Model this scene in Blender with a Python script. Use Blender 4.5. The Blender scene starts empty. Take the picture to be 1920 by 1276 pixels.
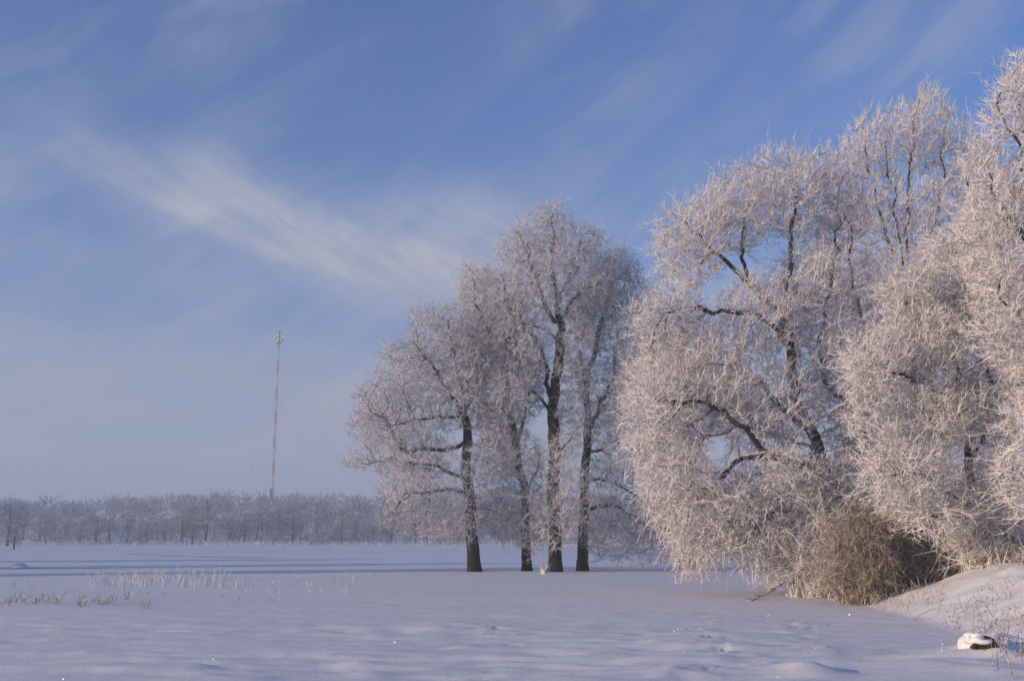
import bpy, math, random
import numpy as np
from mathutils import Vector

# ------------------------------------------------------------------ camera, sky, sun, exposure
F_PX, W_PX, H_PX = 2000.0, 1920.0, 1276.0
EYE = 1.7
PITCH = math.atan(374.0 / F_PX)
SUN_ELEV = math.radians(11.0)
SUN_VEC = np.array([-0.92 * math.cos(SUN_ELEV), -0.392 * math.cos(SUN_ELEV), math.sin(SUN_ELEV)])   # towards the sun

scene = bpy.context.scene
COL = scene.collection
cam_data = bpy.data.cameras.new('camera')
cam_data.sensor_width = 36.0
cam_data.lens = F_PX / W_PX * 36.0
cam_data.clip_start = 0.1
cam_data.clip_end = 20000.0
cam = bpy.data.objects.new('camera', cam_data)
COL.objects.link(cam)
cam.location = (0, 0, EYE)
cam.rotation_euler = (math.pi / 2 + PITCH, 0, 0)
scene.camera = cam

def ray(px, py):
    cx, cy = (px - W_PX / 2) / F_PX, (H_PX / 2 - py) / F_PX
    c, s = math.cos(PITCH), math.sin(PITCH)
    return np.array([cx, c - s * cy, s + c * cy])

def at(px, py, dist):
    """point seen at that pixel, DIST metres out (along the ground) from the camera"""
    r = ray(px, py)
    return np.array([0, 0, EYE]) + r * (dist / r[1])

def ground_at(px, py):
    r = ray(px, py)
    return np.array([0, 0, EYE]) + r * (-EYE / r[2])

def build_world():
    w = bpy.data.worlds.new('World')
    scene.world = w
    w.use_nodes = True
    nt = w.node_tree
    N, L = nt.nodes, nt.links
    N.clear()
    out = N.new('ShaderNodeOutputWorld')
    bg = N.new('ShaderNodeBackground')
    bg.inputs['Strength'].default_value = 0.15
    L.new(bg.outputs[0], out.inputs[0])
    sky = N.new('ShaderNodeTexSky')
    sky.sky_type = 'NISHITA'
    sky.sun_disc = False
    sky.sun_elevation = SUN_ELEV
    sky.sun_rotation = math.atan2(SUN_VEC[0], SUN_VEC[1])
    sky.altitude = 100
    sky.air_density = 1.0
    sky.dust_density = 0.3
    sky.ozone_density = 4.5

    def val(x):
        n = N.new('ShaderNodeValue'); n.outputs[0].default_value = x; return n.outputs[0]
    def m(op, a, b=None, c=None, clamp=False):
        n = N.new('ShaderNodeMath'); n.operation = op; n.use_clamp = clamp
        for i, v in enumerate((a, b, c)):
            if v is None: continue
            if isinstance(v, (int, float)): n.inputs[i].default_value = v
            else: L.new(v, n.inputs[i])
        return n.outputs[0]
    def comb(x, y, z):
        n = N.new('ShaderNodeCombineXYZ')
        for i, v in enumerate((x, y, z)):
            if isinstance(v, (int, float)): n.inputs[i].default_value = v
            else: L.new(v, n.inputs[i])
        return n.outputs[0]
    def noise(vec, scale, detail=5, rough=0.6, dist=0.0):
        n = N.new('ShaderNodeTexNoise')
        n.inputs['Scale'].default_value = scale; n.inputs['Detail'].default_value = detail
        n.inputs['Roughness'].default_value = rough; n.inputs['Distortion'].default_value = dist
        L.new(vec, n.inputs['Vector']); return n.outputs['Fac']
    def smooth(x, lo, hi):
        n = N.new('ShaderNodeMapRange'); n.interpolation_type = 'SMOOTHSTEP'
        L.new(x, n.inputs['Value']); n.inputs['From Min'].default_value = lo; n.inputs['From Max'].default_value = hi
        return n.outputs['Result']
    tc = N.new('ShaderNodeTexCoord')
    sep = N.new('ShaderNodeSeparateXYZ'); L.new(tc.outputs['Generated'], sep.inputs[0])
    az = m('ARCTAN2', sep.outputs['X'], sep.outputs['Y'])
    el = m('ARCSINE', sep.outputs['Z'])

    # one long cirrus streak, fitted as elevation over azimuth
    pts = [(60, 225), (180, 290), (300, 345), (500, 425), (700, 480), (860, 500), (1000, 490)]
    A, E = [], []
    for p in pts:
        r = ray(*p); A.append(math.atan2(r[0], r[1])); E.append(math.atan2(r[2], math.hypot(r[0], r[1])))
    q = np.polyfit(A, E, 3)
    warp = m('MULTIPLY', m('SUBTRACT', noise(comb(az, el, 3.0), 9.0, 4), 0.5), 0.05)
    f = m('ADD', m('MULTIPLY', m('ADD', m('MULTIPLY', m('ADD', m('MULTIPLY', az, float(q[0])), float(q[1])), az), float(q[2])), az), float(q[3]))
    d = m('ADD', m('SUBTRACT', el, f), warp)
    width = m('ADD', 0.036, m('MULTIPLY', m('ADD', az, 0.30), 0.07))
    g = m('DIVIDE', d, width)
    band = m('POWER', 2.718, m('MULTIPLY', m('MULTIPLY', g, g), -1.0))
    along = m('MULTIPLY', smooth(az, -0.50, -0.26), m('SUBTRACT', 1.0, smooth(az, -0.06, 0.12)))
    # fibres: noise stretched along the streak
    fib = noise(comb(m('ADD', m('MULTIPLY', az, 5.0), m('MULTIPLY', el, 1.5)), m('ADD', m('MULTIPLY', el, 22.0), m('MULTIPLY', az, 9.0)), 1.0), 1.0, 6, 0.62, 0.4)
    fine = noise(comb(m('ADD', m('MULTIPLY', az, 14.0), m('MULTIPLY', el, 6.0)), m('ADD', m('MULTIPLY', el, 62.0), m('MULTIPLY', az, 30.0)), 4.0), 1.0, 6, 0.65, 0.8)
    band = m('MULTIPLY', m('MULTIPLY', band, along), m('ADD', 0.22, m('MULTIPLY', m('MULTIPLY', smooth(fib, 0.2, 0.75), smooth(fine, 0.0, 0.8)), 0.95)))
    # high thin cirrus everywhere, drawn out along the wind (climbing to the right)
    u = m('ADD', m('MULTIPLY', az, 0.84), m('MULTIPLY', el, 0.54))
    v = m('SUBTRACT', m('MULTIPLY', el, 0.84), m('MULTIPLY', az, 0.54))
    thin = noise(comb(m('MULTIPLY', u, 4.0), m('MULTIPLY', v, 17.0), 1.9), 1.0, 7, 0.6, 0.5)
    patch = noise(comb(az, el, 11.7), 3.1, 3, 0.5)
    thin = m('MULTIPLY', smooth(thin, 0.34, 0.74), smooth(patch, 0.33, 0.60))
    # thin patches of vapour low down
    low = m('MULTIPLY', m('SUBTRACT', 1.0, smooth(el, 0.10, 0.36)), smooth(noise(comb(m('MULTIPLY', az, 2.0), m('MULTIPLY', el, 6.0), 2.0), 2.2, 5, 0.55), 0.30, 0.75))
    alpha = m('ADD', m('MULTIPLY', band, 1.1), m('ADD', m('MULTIPLY', thin, 0.42), m('MULTIPLY', low, 0.68)), None, True)
    # frost haze of the lower air, the same all round the horizon
    pe = m('POWER', m('DIVIDE', m('MAXIMUM', el, 0.0), 0.15), 1.2)
    veil = m('ADD', 0.0, m('MULTIPLY', m('POWER', 2.718, m('MULTIPLY', pe, -1.0)), 0.90), None, True)
    def mixc(fac, a, b):
        mix = N.new('ShaderNodeMix'); mix.data_type = 'RGBA'
        L.new(fac, mix.inputs['Factor'])
        for k, v in (('A', a), ('B', b)):
            if isinstance(v, tuple): mix.inputs[k].default_value = (*v, 1)
            else: L.new(v, mix.inputs[k])
        return mix
    tint = N.new('ShaderNodeMix'); tint.data_type = 'RGBA'; tint.blend_type = 'MULTIPLY'; tint.inputs['Factor'].default_value = 1.0
    L.new(sky.outputs[0], tint.inputs['A']); tint.inputs['B'].default_value = (0.50, 0.84, 1.18, 1)
    mix = mixc(veil, mixc(alpha, tint.outputs['Result'], (3.1, 3.2, 3.75)).outputs['Result'], (1.30, 1.36, 1.70))
    L.new(mix.outputs['Result'], bg.inputs['Color'])

build_world()
sun_data = bpy.data.lights.new('sun', 'SUN')
sun_data.energy = 5.0
sun_data.angle = math.radians(0.5)
sun_data.color = (1.0, 0.76, 0.53)
sun = bpy.data.objects.new('sun', sun_data)
COL.objects.link(sun)
sun.rotation_euler = Vector((-SUN_VEC).tolist()).to_track_quat('-Z', 'Y').to_euler()
sun.location = (SUN_VEC * 100).tolist()

vs = scene.view_settings
vs.view_transform = 'Standard'
vs.look = 'None'
vs.exposure = -0.05
vs.gamma = 1.0
vs.use_curve_mapping = False
scene.render.engine = 'CYCLES'
cy = scene.cycles
cy.use_denoising = True
cy.denoiser = 'OPENIMAGEDENOISE'
cy.denoising_input_passes = 'RGB_ALBEDO_NORMAL'
cy.max_bounces = 5
cy.diffuse_bounces = 3
cy.glossy_bounces = 2
cy.volume_bounces = 1
cy.use_adaptive_sampling = True
cy.adaptive_threshold = 0.01
cy.sample_clamp_indirect = 4.0
scene.render.filter_size = 1.5

# ------------------------------------------------------------------ materials
def new_mat(name):
    mt = bpy.data.materials.new(name)
    mt.use_nodes = True
    nt = mt.node_tree
    b = nt.nodes['Principled BSDF']
    return mt, nt, b

def n_noise(nt, scale, detail=4, rough=0.6, vec=None):
    n = nt.nodes.new('ShaderNodeTexNoise')
    n.inputs['Scale'].default_value = scale; n.inputs['Detail'].default_value = detail; n.inputs['Roughness'].default_value = rough
    if vec is not None: nt.links.new(vec, n.inputs['Vector'])
    return n.outputs['Fac']

def n_ramp(nt, fac, stops):
    r = nt.nodes.new('ShaderNodeValToRGB')
    e = r.color_ramp.elements
    while len(e) < len(stops): e.new(0.5)
    for k, (p, c) in enumerate(stops):
        e[k].position = p; e[k].color = (*c, 1)
    nt.links.new(fac, r.inputs['Fac'])
    return r.outputs['Color']

def n_math(nt, op, a, b=None, clamp=False):
    n = nt.nodes.new('ShaderNodeMath'); n.operation = op; n.use_clamp = clamp
    for i, v in enumerate((a, b)):
        if v is None: continue
        if isinstance(v, (int, float)): n.inputs[i].default_value = v
        else: nt.links.new(v, n.inputs[i])
    return n.outputs[0]

def n_mix(nt, fac, a, b):
    n = nt.nodes.new('ShaderNodeMix'); n.data_type = 'RGBA'
    nt.links.new(fac, n.inputs['Factor'])
    for k, v in (('A', a), ('B', b)):
        if isinstance(v, tuple): n.inputs[k].default_value = (*v, 1)
        else: nt.links.new(v, n.inputs[k])
    return n.outputs['Result']

def n_bump(nt, bsdf, height, strength, dist):
    b = nt.nodes.new('ShaderNodeBump')
    b.inputs['Strength'].default_value = strength; b.inputs['Distance'].default_value = dist
    nt.links.new(height, b.inputs['Height']); nt.links.new(b.outputs[0], bsdf.inputs['Normal'])

def coords(nt):
    return nt.nodes.new('ShaderNodeTexCoord').outputs['Object']

def snow_material(name, fine=True):
    mt, nt, b = new_mat(name)
    c = coords(nt)
    big = n_noise(nt, 0.15, 3, 0.5, c)
    b_col = n_ramp(nt, big, [(0.3, (0.80, 0.79, 0.79)), (0.7, (0.85, 0.84, 0.83))])
    grain = n_ramp(nt, n_noise(nt, 26.0, 3, 0.75, c), [(0.32, (0.86, 0.86, 0.88)), (0.68, (1.0, 1.0, 1.0))])
    mul = nt.nodes.new('ShaderNodeMix'); mul.data_type = 'RGBA'; mul.blend_type = 'MULTIPLY'; mul.inputs['Factor'].default_value = 1.0
    nt.links.new(b_col, mul.inputs['A']); nt.links.new(grain, mul.inputs['B'])
    nt.links.new(mul.outputs['Result'], b.inputs['Base Color'])
    b.inputs['Roughness'].default_value = 0.65
    b.inputs['Specular IOR Level'].default_value = 0.25
    h = n_math(nt, 'ADD', n_math(nt, 'MULTIPLY', n_noise(nt, 3.5, 4, 0.6, c), 0.6), n_math(nt, 'MULTIPLY', n_noise(nt, 30.0, 3, 0.65, c), 0.30))
    h = n_math(nt, 'ADD', h, n_math(nt, 'MULTIPLY', n_noise(nt, 95.0, 2, 0.7, c), 0.18))
    n_bump(nt, b, h, 0.55, 0.04)
    return mt

def frost_material(name, white, brown, cover, scale):
    mt, nt, b = new_mat(name)
    c = coords(nt)
    f = n_noise(nt, scale, 4, 0.7, c)
    lo = 1.0 - cover
    col = n_ramp(nt, f, [(max(0.0, lo - 0.10), brown), (min(1.0, lo + 0.10), white)])
    nt.links.new(col, b.inputs['Base Color'])
    b.inputs['Roughness'].default_value = 0.75
    b.inputs['Specular IOR Level'].default_value = 0.2
    return mt

def bark_material(name, dark, light, frost_amount):
    mt, nt, b = new_mat(name)
    c = coords(nt)
    mp = nt.nodes.new('ShaderNodeMapping'); mp.inputs['Scale'].default_value = (1, 1, 0.25)
    nt.links.new(c, mp.inputs['Vector'])
    f = n_noise(nt, 9.0, 6, 0.7, mp.outputs[0])
    col = n_ramp(nt, f, [(0.35, dark), (0.70, light)])
    geo = nt.nodes.new('ShaderNodeNewGeometry')
    sep = nt.nodes.new('ShaderNodeSeparateXYZ'); nt.links.new(geo.outputs['Normal'], sep.inputs[0])
    up = n_math(nt, 'MULTIPLY', sep.outputs['Z'], 0.42)
    wind = n_math(nt, 'MULTIPLY', sep.outputs['X'], -0.05)
    fr = n_math(nt, 'ADD', n_math(nt, 'ADD', n_noise(nt, 7.0, 5, 0.7, c), up), wind)
    msk = nt.nodes.new('ShaderNodeMapRange'); msk.inputs['From Min'].default_value = 0.74 - frost_amount; msk.inputs['From Max'].default_value = 0.86 - frost_amount
    nt.links.new(fr, msk.inputs['Value'])
    nt.links.new(n_mix(nt, msk.outputs['Result'], col, (0.74, 0.74, 0.76)), b.inputs['Base Color'])
    b.inputs['Roughness'].default_value = 0.9
    b.inputs['Specular IOR Level'].default_value = 0.15
    n_bump(nt, b, f, 0.8, 0.05)
    return mt

def paint_material(name, col, rough=0.5):
    mt, nt, b = new_mat(name)
    c = coords(nt)
    f = n_noise(nt, 0.6, 4, 0.6, c)
    nt.links.new(n_ramp(nt, f, [(0.3, tuple(x * 0.85 for x in col)), (0.7, col)]), b.inputs['Base Color'])
    b.inputs['Roughness'].default_value = rough
    return mt

def ice_material():
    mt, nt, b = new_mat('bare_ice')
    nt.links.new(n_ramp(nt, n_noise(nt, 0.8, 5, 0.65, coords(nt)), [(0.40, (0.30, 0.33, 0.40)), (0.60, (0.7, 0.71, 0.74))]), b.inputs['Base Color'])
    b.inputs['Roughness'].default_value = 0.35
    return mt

def crystal_material():
    mt, nt, b = new_mat('frost_crystal')
    nt.links.new(n_ramp(nt, n_noise(nt, 3.0, 2, 0.5, coords(nt)), [(0.3, (0.85, 0.87, 0.9)), (0.7, (0.9, 0.9, 0.9))]), b.inputs['Base Color'])
    b.inputs['Metallic'].default_value = 1.0
    b.inputs['Roughness'].default_value = 0.24
    return mt

M = {
    'ice': ice_material(),
    'crystal': crystal_material(),
    'snow': snow_material('snow'),
    'oak_frost': frost_material('oak_frost', (0.65, 0.62, 0.62), (0.20, 0.165, 0.145), 0.62, 2.6),
    'oak_bark': bark_material('oak_bark', (0.012, 0.011, 0.009), (0.05, 0.042, 0.03), 0.0),
    'willow_frost': frost_material('willow_frost', (0.73, 0.685, 0.66), (0.23, 0.17, 0.13), 0.62, 3.4),
    'willow_bark': bark_material('willow_bark', (0.03, 0.024, 0.018), (0.11, 0.085, 0.055), 0.05),
    'bush_twig': frost_material('bush_twig', (0.66, 0.58, 0.50), (0.17, 0.115, 0.065), 0.48, 6.0),
    'reed': frost_material('reed', (0.76, 0.72, 0.68), (0.40, 0.31, 0.22), 0.62, 4.0),
    'dry_stem': frost_material('dry_stem', (0.66, 0.61, 0.57), (0.20, 0.13, 0.08), 0.52, 14.0),
    'far_frost_sunlit': frost_material('far_frost_sunlit', (0.52, 0.51, 0.52), (0.10, 0.09, 0.09), 0.52, 0.30),  # frost of the far trees, sunlit brightness painted into its colour
    'hill_frost_unlit': frost_material('hill_frost_unlit', (0.33, 0.33, 0.36), (0.10, 0.10, 0.11), 0.50, 0.12),  # darker, bluer hill frost: contrast with the sunlit crowns painted in
    'far_bark': bark_material('far_bark', (0.02, 0.018, 0.016), (0.06, 0.05, 0.045), 0.0),
    'red': paint_material('red_paint', (0.36, 0.07, 0.065)),
    'white': paint_material('white_paint', (0.42, 0.42, 0.43)),
    'steel': paint_material('steel_grey', (0.32, 0.33, 0.35)),
    'stone': bark_material('dark_stone', (0.012, 0.01, 0.008), (0.10, 0.065, 0.035), -0.25),
}

# ------------------------------------------------------------------ numpy helpers
def hash2(ix, iy, seed):
    h = (ix.astype(np.int64) * 374761393 + iy.astype(np.int64) * 668265263 + seed * 1442695041) & 0xFFFFFFFF
    h = ((h ^ (h >> 13)) * 1274126177) & 0xFFFFFFFF
    return ((h ^ (h >> 16)) & 0xFFFF) / 65535.0

def vnoise(x, y, seed=0):
    x = np.asarray(x, float); y = np.asarray(y, float)
    ix, iy = np.floor(x), np.floor(y)
    fx, fy = x - ix, y - iy
    fx = fx * fx * fx * (fx * (fx * 6 - 15) + 10); fy = fy * fy * fy * (fy * (fy * 6 - 15) + 10)
    a, b = hash2(ix, iy, seed), hash2(ix + 1, iy, seed)
    c, d = hash2(ix, iy + 1, seed), hash2(ix + 1, iy + 1, seed)
    return (a + (b - a) * fx) * (1 - fy) + (c + (d - c) * fx) * fy

def fbm(x, y, seed=0, octs=4):
    s, a, t = 0.0, 0.5, 0.0
    for k in range(octs):
        s = s + a * vnoise(x * 2 ** k, y * 2 ** k, seed + k * 17); t += a; a *= 0.5
    return s / t

def sstep(x, lo, hi):
    t = np.clip((x - lo) / (hi - lo), 0, 1)
    return t * t * (3 - 2 * t)

def unit(v):
    return v / np.maximum(np.linalg.norm(v, axis=-1, keepdims=True), 1e-9)

def mesh_object(name, verts, faces, mat, parent=None, smooth=False, loc=None):
    """faces: list of (n, k) integer arrays, k corners each"""
    me = bpy.data.meshes.new(name)
    verts = np.asarray(verts, np.float32)
    me.vertices.add(len(verts)); me.vertices.foreach_set('co', verts.ravel())
    faces = [np.asarray(f, np.int32) for f in faces if len(f)]
    loops = np.concatenate([f.ravel() for f in faces])
    tot = np.concatenate([np.full(len(f), f.shape[1], np.int32) for f in faces])
    start = np.concatenate([[0], np.cumsum(tot)[:-1]]).astype(np.int32)
    me.loops.add(len(loops)); me.loops.foreach_set('vertex_index', loops)
    me.polygons.add(len(tot)); me.polygons.foreach_set('loop_start', start); me.polygons.foreach_set('loop_total', tot)
    me.polygons.foreach_set('use_smooth', np.full(len(tot), smooth, bool))
    me.update(calc_edges=True)
    me.materials.append(mat)
    o = bpy.data.objects.new(name, me)
    COL.objects.link(o)
    if parent is not None: o.parent = parent
    if loc is not None: o.location = tuple(float(x) for x in loc)
    return o

def tag(o, label, cat, group=None):
    o['label'] = label; o['category'] = cat
    if group: o['group'] = group
    return o

def thing(name, label, cat, loc=(0, 0, 0), group=None):
    o = bpy.data.objects.new(name, None)
    o.empty_display_size = 0.3
    COL.objects.link(o)
    o.location = tuple(float(x) for x in loc)
    return tag(o, label, cat, group)

def copy_thing(src, label, group=None):
    r = src.copy(); COL.objects.link(r)
    r['label'] = label
    if group: r['group'] = group
    for ch in src.children:
        c = ch.copy(); COL.objects.link(c); c.parent = r
    return r

class Geo:
    """collects triangles and quads"""
    def __init__(self):
        self.v, self.t, self.q, self.n = [], [], [], 0
    def add(self, v, t=None, q=None):
        if t is not None and len(t): self.t.append(np.asarray(t) + self.n)
        if q is not None and len(q): self.q.append(np.asarray(q) + self.n)
        self.v.append(np.asarray(v, float)); self.n += len(v)
    def obj(self, name, mat, parent=None, smooth=False, loc=None):
        f = []
        if self.t: f.append(np.concatenate(self.t))
        if self.q: f.append(np.concatenate(self.q))
        return mesh_object(name, np.concatenate(self.v), f, mat, parent, smooth, loc)

def frames(d):
    """two unit vectors across each direction"""
    ref = np.tile(np.array([0.31, 0.17, 0.93]), (len(d), 1))
    par = np.abs((d * (ref / np.linalg.norm(ref[0]))).sum(1)) > 0.985
    ref[par] = (0.93, 0.31, 0.1)
    a = unit(np.cross(d, ref)); b = np.cross(d, a)
    return a, b

def ring(p, d, r, k):
    a, b = frames(d)
    th = np.arange(k) * 2 * math.pi / k
    return p[:, None] + r[:, None, None] * (np.cos(th)[None, :, None] * a[:, None] + np.sin(th)[None, :, None] * b[:, None])

def add_needles(geo, p0, p1, p2, r0, r1, sides=3):
    """bent twigs: a ring at p0, one at p1, a point at p2"""
    n = len(p0)
    if n == 0: return
    d = unit(p2 - p0)
    R0, R1 = ring(p0, d, r0, sides), ring(p1, d, r1, sides)
    v = np.concatenate([R0, R1, p2[:, None]], 1)
    k = sides; base = (np.arange(n) * (2 * k + 1))[:, None]
    q, t = [], []
    for i in range(k):
        j = (i + 1) % k
        q.append(base + np.array([i, j, k + j, k + i])); t.append(base + np.array([k + i, k + j, 2 * k]))
    geo.add(v.reshape(-1, 3), np.concatenate(t), np.concatenate(q))

def add_spikes(geo, p0, p1, r):
    n = len(p0)
    R = ring(p0, unit(p1 - p0), r, 3)
    v = np.concatenate([R, p1[:, None]], 1)
    base = (np.arange(n) * 4)[:, None]
    geo.add(v.reshape(-1, 3), np.concatenate([base + np.array([i, (i + 1) % 3, 3]) for i in range(3)]))

def add_bars(geo, a, b, ra, rb, sides=4):
    """straight bars from a to b"""
    a, b = np.atleast_2d(a).astype(float), np.atleast_2d(b).astype(float)
    n = len(a); ra = np.broadcast_to(np.asarray(ra, float), (n,)); rb = np.broadcast_to(np.asarray(rb, float), (n,))
    d = unit(b - a); k = sides
    v = np.concatenate([ring(a, d, ra, k), ring(b, d, rb, k)], 1)
    base = (np.arange(n) * 2 * k)[:, None]
    q = [base + np.array([i, (i + 1) % k, k + (i + 1) % k, k + i]) for i in range(k)]
    geo.add(v.reshape(-1, 3), None, np.concatenate(q))
    if k == 4: geo.q.append(np.concatenate([base + np.array([3, 2, 1, 0]), base + np.array([4, 5, 6, 7])]) + geo.n - n * 2 * k)

# ------------------------------------------------------------------ terrain
SHORE_PX = [(2060, 1330), (1960, 1262), (1870, 1207), (1785, 1175), (1700, 1153), (1610, 1131), (1540, 1117), (1515, 1100), (1480, 1080), (1440, 1062), (1420, 1048)]
SHORE = np.array([ground_at(*p)[:2] for p in SHORE_PX])
SHORE = np.concatenate([[[SHORE[0][0] + 1.0, -30.0]], SHORE, [[SHORE[-1][0] + 40, SHORE[-1][1] + 60], [400.0, 260.0]]])

def shore_dist(x, y):
    """metres inland (positive) of the waterline on the right"""
    best = np.full(x.shape, 1e9); sign = np.ones(x.shape)
    for a, b in zip(SHORE[:-1], SHORE[1:]):
        ab = b - a
        t = np.clip(((x - a[0]) * ab[0] + (y - a[1]) * ab[1]) / (ab @ ab), 0, 1)
        dx, dy = x - a[0] - t * ab[0], y - a[1] - t * ab[1]
        d2 = dx * dx + dy * dy
        up = d2 < best
        best = np.where(up, d2, best)
        sign = np.where(up, np.where(ab[0] * (y - a[1]) - ab[1] * (x - a[0]) < 0, 1.0, -1.0), sign)
    return np.sqrt(best) * sign

MOUNDS = [(1866, 1221, 0.42, 0.40, 0.30), (1884, 1236, 0.3, 0.28, 0.16), (1515, 1262, 0.42, 0.35, 0.17), (1255, 1240, 0.8, 0.5, 0.07), (1310, 1216, 0.8, 0.4, 0.09), (1340, 1190, 0.9, 0.4, 0.07), (1180, 1262, 1.2, 0.3, 0.06),
          (1440, 1229, 0.7, 0.3, 0.05), (1545, 1226, 0.9, 0.3, 0.05), (1745, 1247, 0.7, 0.4, 0.07), (1795, 1233, 0.7, 0.35, 0.09), (1840, 1262, 0.7, 0.4, 0.06),
          (760, 1180, 1.3, 0.5, 0.06), (640, 1183, 1.2, 0.4, 0.05), (860, 1172, 1.0, 0.5, 0.05), (705, 1232, 1.4, 0.4, 0.05), (950, 1230, 1.0, 0.3, 0.05), (1090, 1222, 0.9, 0.3, 0.05),
          (300, 1240, 2.2, 0.35, 0.06), (120, 1255, 2.0, 0.35, 0.07), (470, 1228, 1.8, 0.3, 0.05), (60, 1225, 2.0, 0.3, 0.04)]
_r = random.Random(8)
for x0, x1, y0, y1, n in ((1190, 1420, 1165, 1272, 42), (1430, 1560, 1180, 1245, 14), (560, 1000, 1168, 1190, 26), (100, 700, 1215, 1270, 26), (700, 1180, 1210, 1272, 20)):
    for _ in range(n):
        MOUNDS.append((_r.uniform(x0, x1), _r.uniform(y0, y1), _r.uniform(0.12, 0.42), _r.uniform(0.10, 0.24), _r.choice((1, 1, -1)) * _r.uniform(0.012, 0.036)))
MOUNDS = [(*ground_at(a, b)[:2], rx, ry, h) for a, b, rx, ry, h in MOUNDS]
rng = np.random.default_rng(5)
TRACKS = []
for path in ([(1330, 1150), (1305, 1170), (1325, 1190), (1350, 1215), (1375, 1232), (1430, 1245), (1480, 1262)], [(1478, 1160), (1490, 1180), (1512, 1200), (1500, 1222), (1490, 1238)],
             [(925, 1175), (935, 1200), (940, 1215)], [(1480, 1180), (1540, 1170), (1620, 1168)], [(1290, 1262), (1350, 1258), (1390, 1255)]):
    g = [ground_at(*p)[:2] for p in path]
    for a, b in zip(g[:-1], g[1:]):
        n = max(2, int(np.linalg.norm(b - a) / 0.22))
        for k in range(n):
            c = a + (b - a) * k / n + rng.normal(0, 0.16, 2)
            TRACKS.append((c[0], c[1], rng.uniform(0.055, 0.10), rng.uniform(0.04, 0.08)))

def height(x, y):
    x, y = np.asarray(x, float), np.asarray(y, float)
    dist = np.hypot(x, y)
    near = 1 - sstep(dist, 60, 120)
    # low wind drifts on the ice, drawn out across the view
    z = 0.05 * (fbm(x / 6.0, y / 2.6, 3, 4) - 0.5) * near
    patch = sstep(fbm(x / 9.0, y / 7.0, 11, 2), 0.42, 0.62)
    ridg = 1 - np.abs(2 * fbm((x + 0.7 * y) / 2.6, (y - 0.15 * x) / 0.75, 21, 3) - 1)
    z = z + 0.065 * (ridg ** 3 - 0.3) * patch * (1 - sstep(y, 19, 30))
    z = z + 0.04 * (fbm(x / 0.6, y / 0.34, 31, 4) - 0.5) * (1 - sstep(dist, 25, 45))
    if np.any((y < 45) & (y > 5)):
        for (mx, my, rx, ry, h) in MOUNDS:
            z = z + h * np.exp(-((x - mx) / rx) ** 2 - ((y - my) / ry) ** 2)
    # bank on the right
    d = shore_dist(x, y)
    crest = 1.05 - 0.75 * sstep(y, 27, 36)
    bank = sstep(d, -0.25, 3.6) * crest * (0.86 + 0.28 * fbm(x / 1.9, y / 1.9, 41, 3)) + 0.06 * sstep(d, -0.1, 0.5)
    bank = bank + np.where(d > 0, 0.22 * (fbm(x / 0.8, y / 0.8, 47, 4) - 0.5) * sstep(d, 0.1, 1.0), 0)
    z = z + bank * (1 - sstep(y, 70, 110))
    # slight steps in the flooded meadow farther out
    z = z + 0.25 * sstep(y + 0.04 * x + 6 * (fbm(x / 40, y / 40, 51, 2) - 0.5), 108, 116) * (1 - sstep(y, 150, 200)) * sstep(-x, -40, 20)
    z = z + 0.4 * sstep(y, 300, 335)
    # wooded rise behind the far shore
    rise = sstep(y, 390, 650) * (11.5 + 7 * (fbm(x / 170.0 + 3, y / 300.0, 61, 3) - 0.4)) + sstep(y, 345, 420) * 1.5
    return z + rise

def ground_z(x, y):
    return float(height(np.array([x]), np.array([y]))[0])

def build_ground():
    ys = [-60.0]
    while ys[-1] < 11: ys.append(ys[-1] + (3.0 if ys[-1] < 2 else 0.5))
    while ys[-1] < 34: ys.append(ys[-1] + 0.075 + 0.12 * (ys[-1] - 11) / 23)
    while ys[-1] < 1300: ys.append(ys[-1] * 1.014 + (0 if ys[-1] < 400 else 25))
    xs = [0.0]
    while xs[-1] < 13: xs.append(xs[-1] + 0.125)
    while xs[-1] < 1350: xs.append(xs[-1] * 1.05 + 0.1)
    xs = np.array(xs); xs = np.concatenate([-xs[:0:-1], xs]); ys = np.array(ys)
    X, Y = np.meshgrid(xs, ys)
    Z = height(X, Y)
    for (tx, ty, r, dep) in TRACKS:
        i0, i1 = np.searchsorted(ys, [ty - 3 * r, ty + 3 * r]); j0, j1 = np.searchsorted(xs, [tx - 3 * r, tx + 3 * r])
        d2 = ((X[i0:i1, j0:j1] - tx) ** 2 + (Y[i0:i1, j0:j1] - ty) ** 2) / (r * r)
        Z[i0:i1, j0:j1] += -dep * np.exp(-d2) + 0.35 * dep * np.exp(-(np.sqrt(d2) - 1.7) ** 2 * 4)
    ny, nx = X.shape
    v = np.stack([X, Y, Z], -1).reshape(-1, 3)
    i = np.arange(ny - 1)[:, None] * nx + np.arange(nx - 1)[None]
    q = np.stack([i, i + 1, i + nx + 1, i + nx], -1).reshape(-1, 4)
    o = mesh_object('snow_ground', v, [q], M['snow'], smooth=True)
    o['kind'] = 'structure'
    o['label'] = 'snow covered frozen flood meadow with wind drifts and a snowy bank'
    return o

build_ground()

# ------------------------------------------------------------------ trees
def polyline(pts, step):
    pts = np.asarray(pts, float)
    out = [pts[0]]
    # Catmull-Rom
    P = np.concatenate([[2 * pts[0] - pts[1]], pts, [2 * pts[-1] - pts[-2]]])
    for k in range(1, len(P) - 2):
        n = max(1, int(round(np.linalg.norm(P[k + 1] - P[k]) / step)))
        for i in range(1, n + 1):
            t = i / n
            out.append(0.5 * (2 * P[k] + (P[k + 1] - P[k - 1]) * t + (2 * P[k - 1] - 5 * P[k] + 4 * P[k + 1] - P[k + 2]) * t * t + (3 * P[k] - P[k - 1] - 3 * P[k + 1] + P[k + 2]) * t ** 3))
    return np.array(out)

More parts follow.
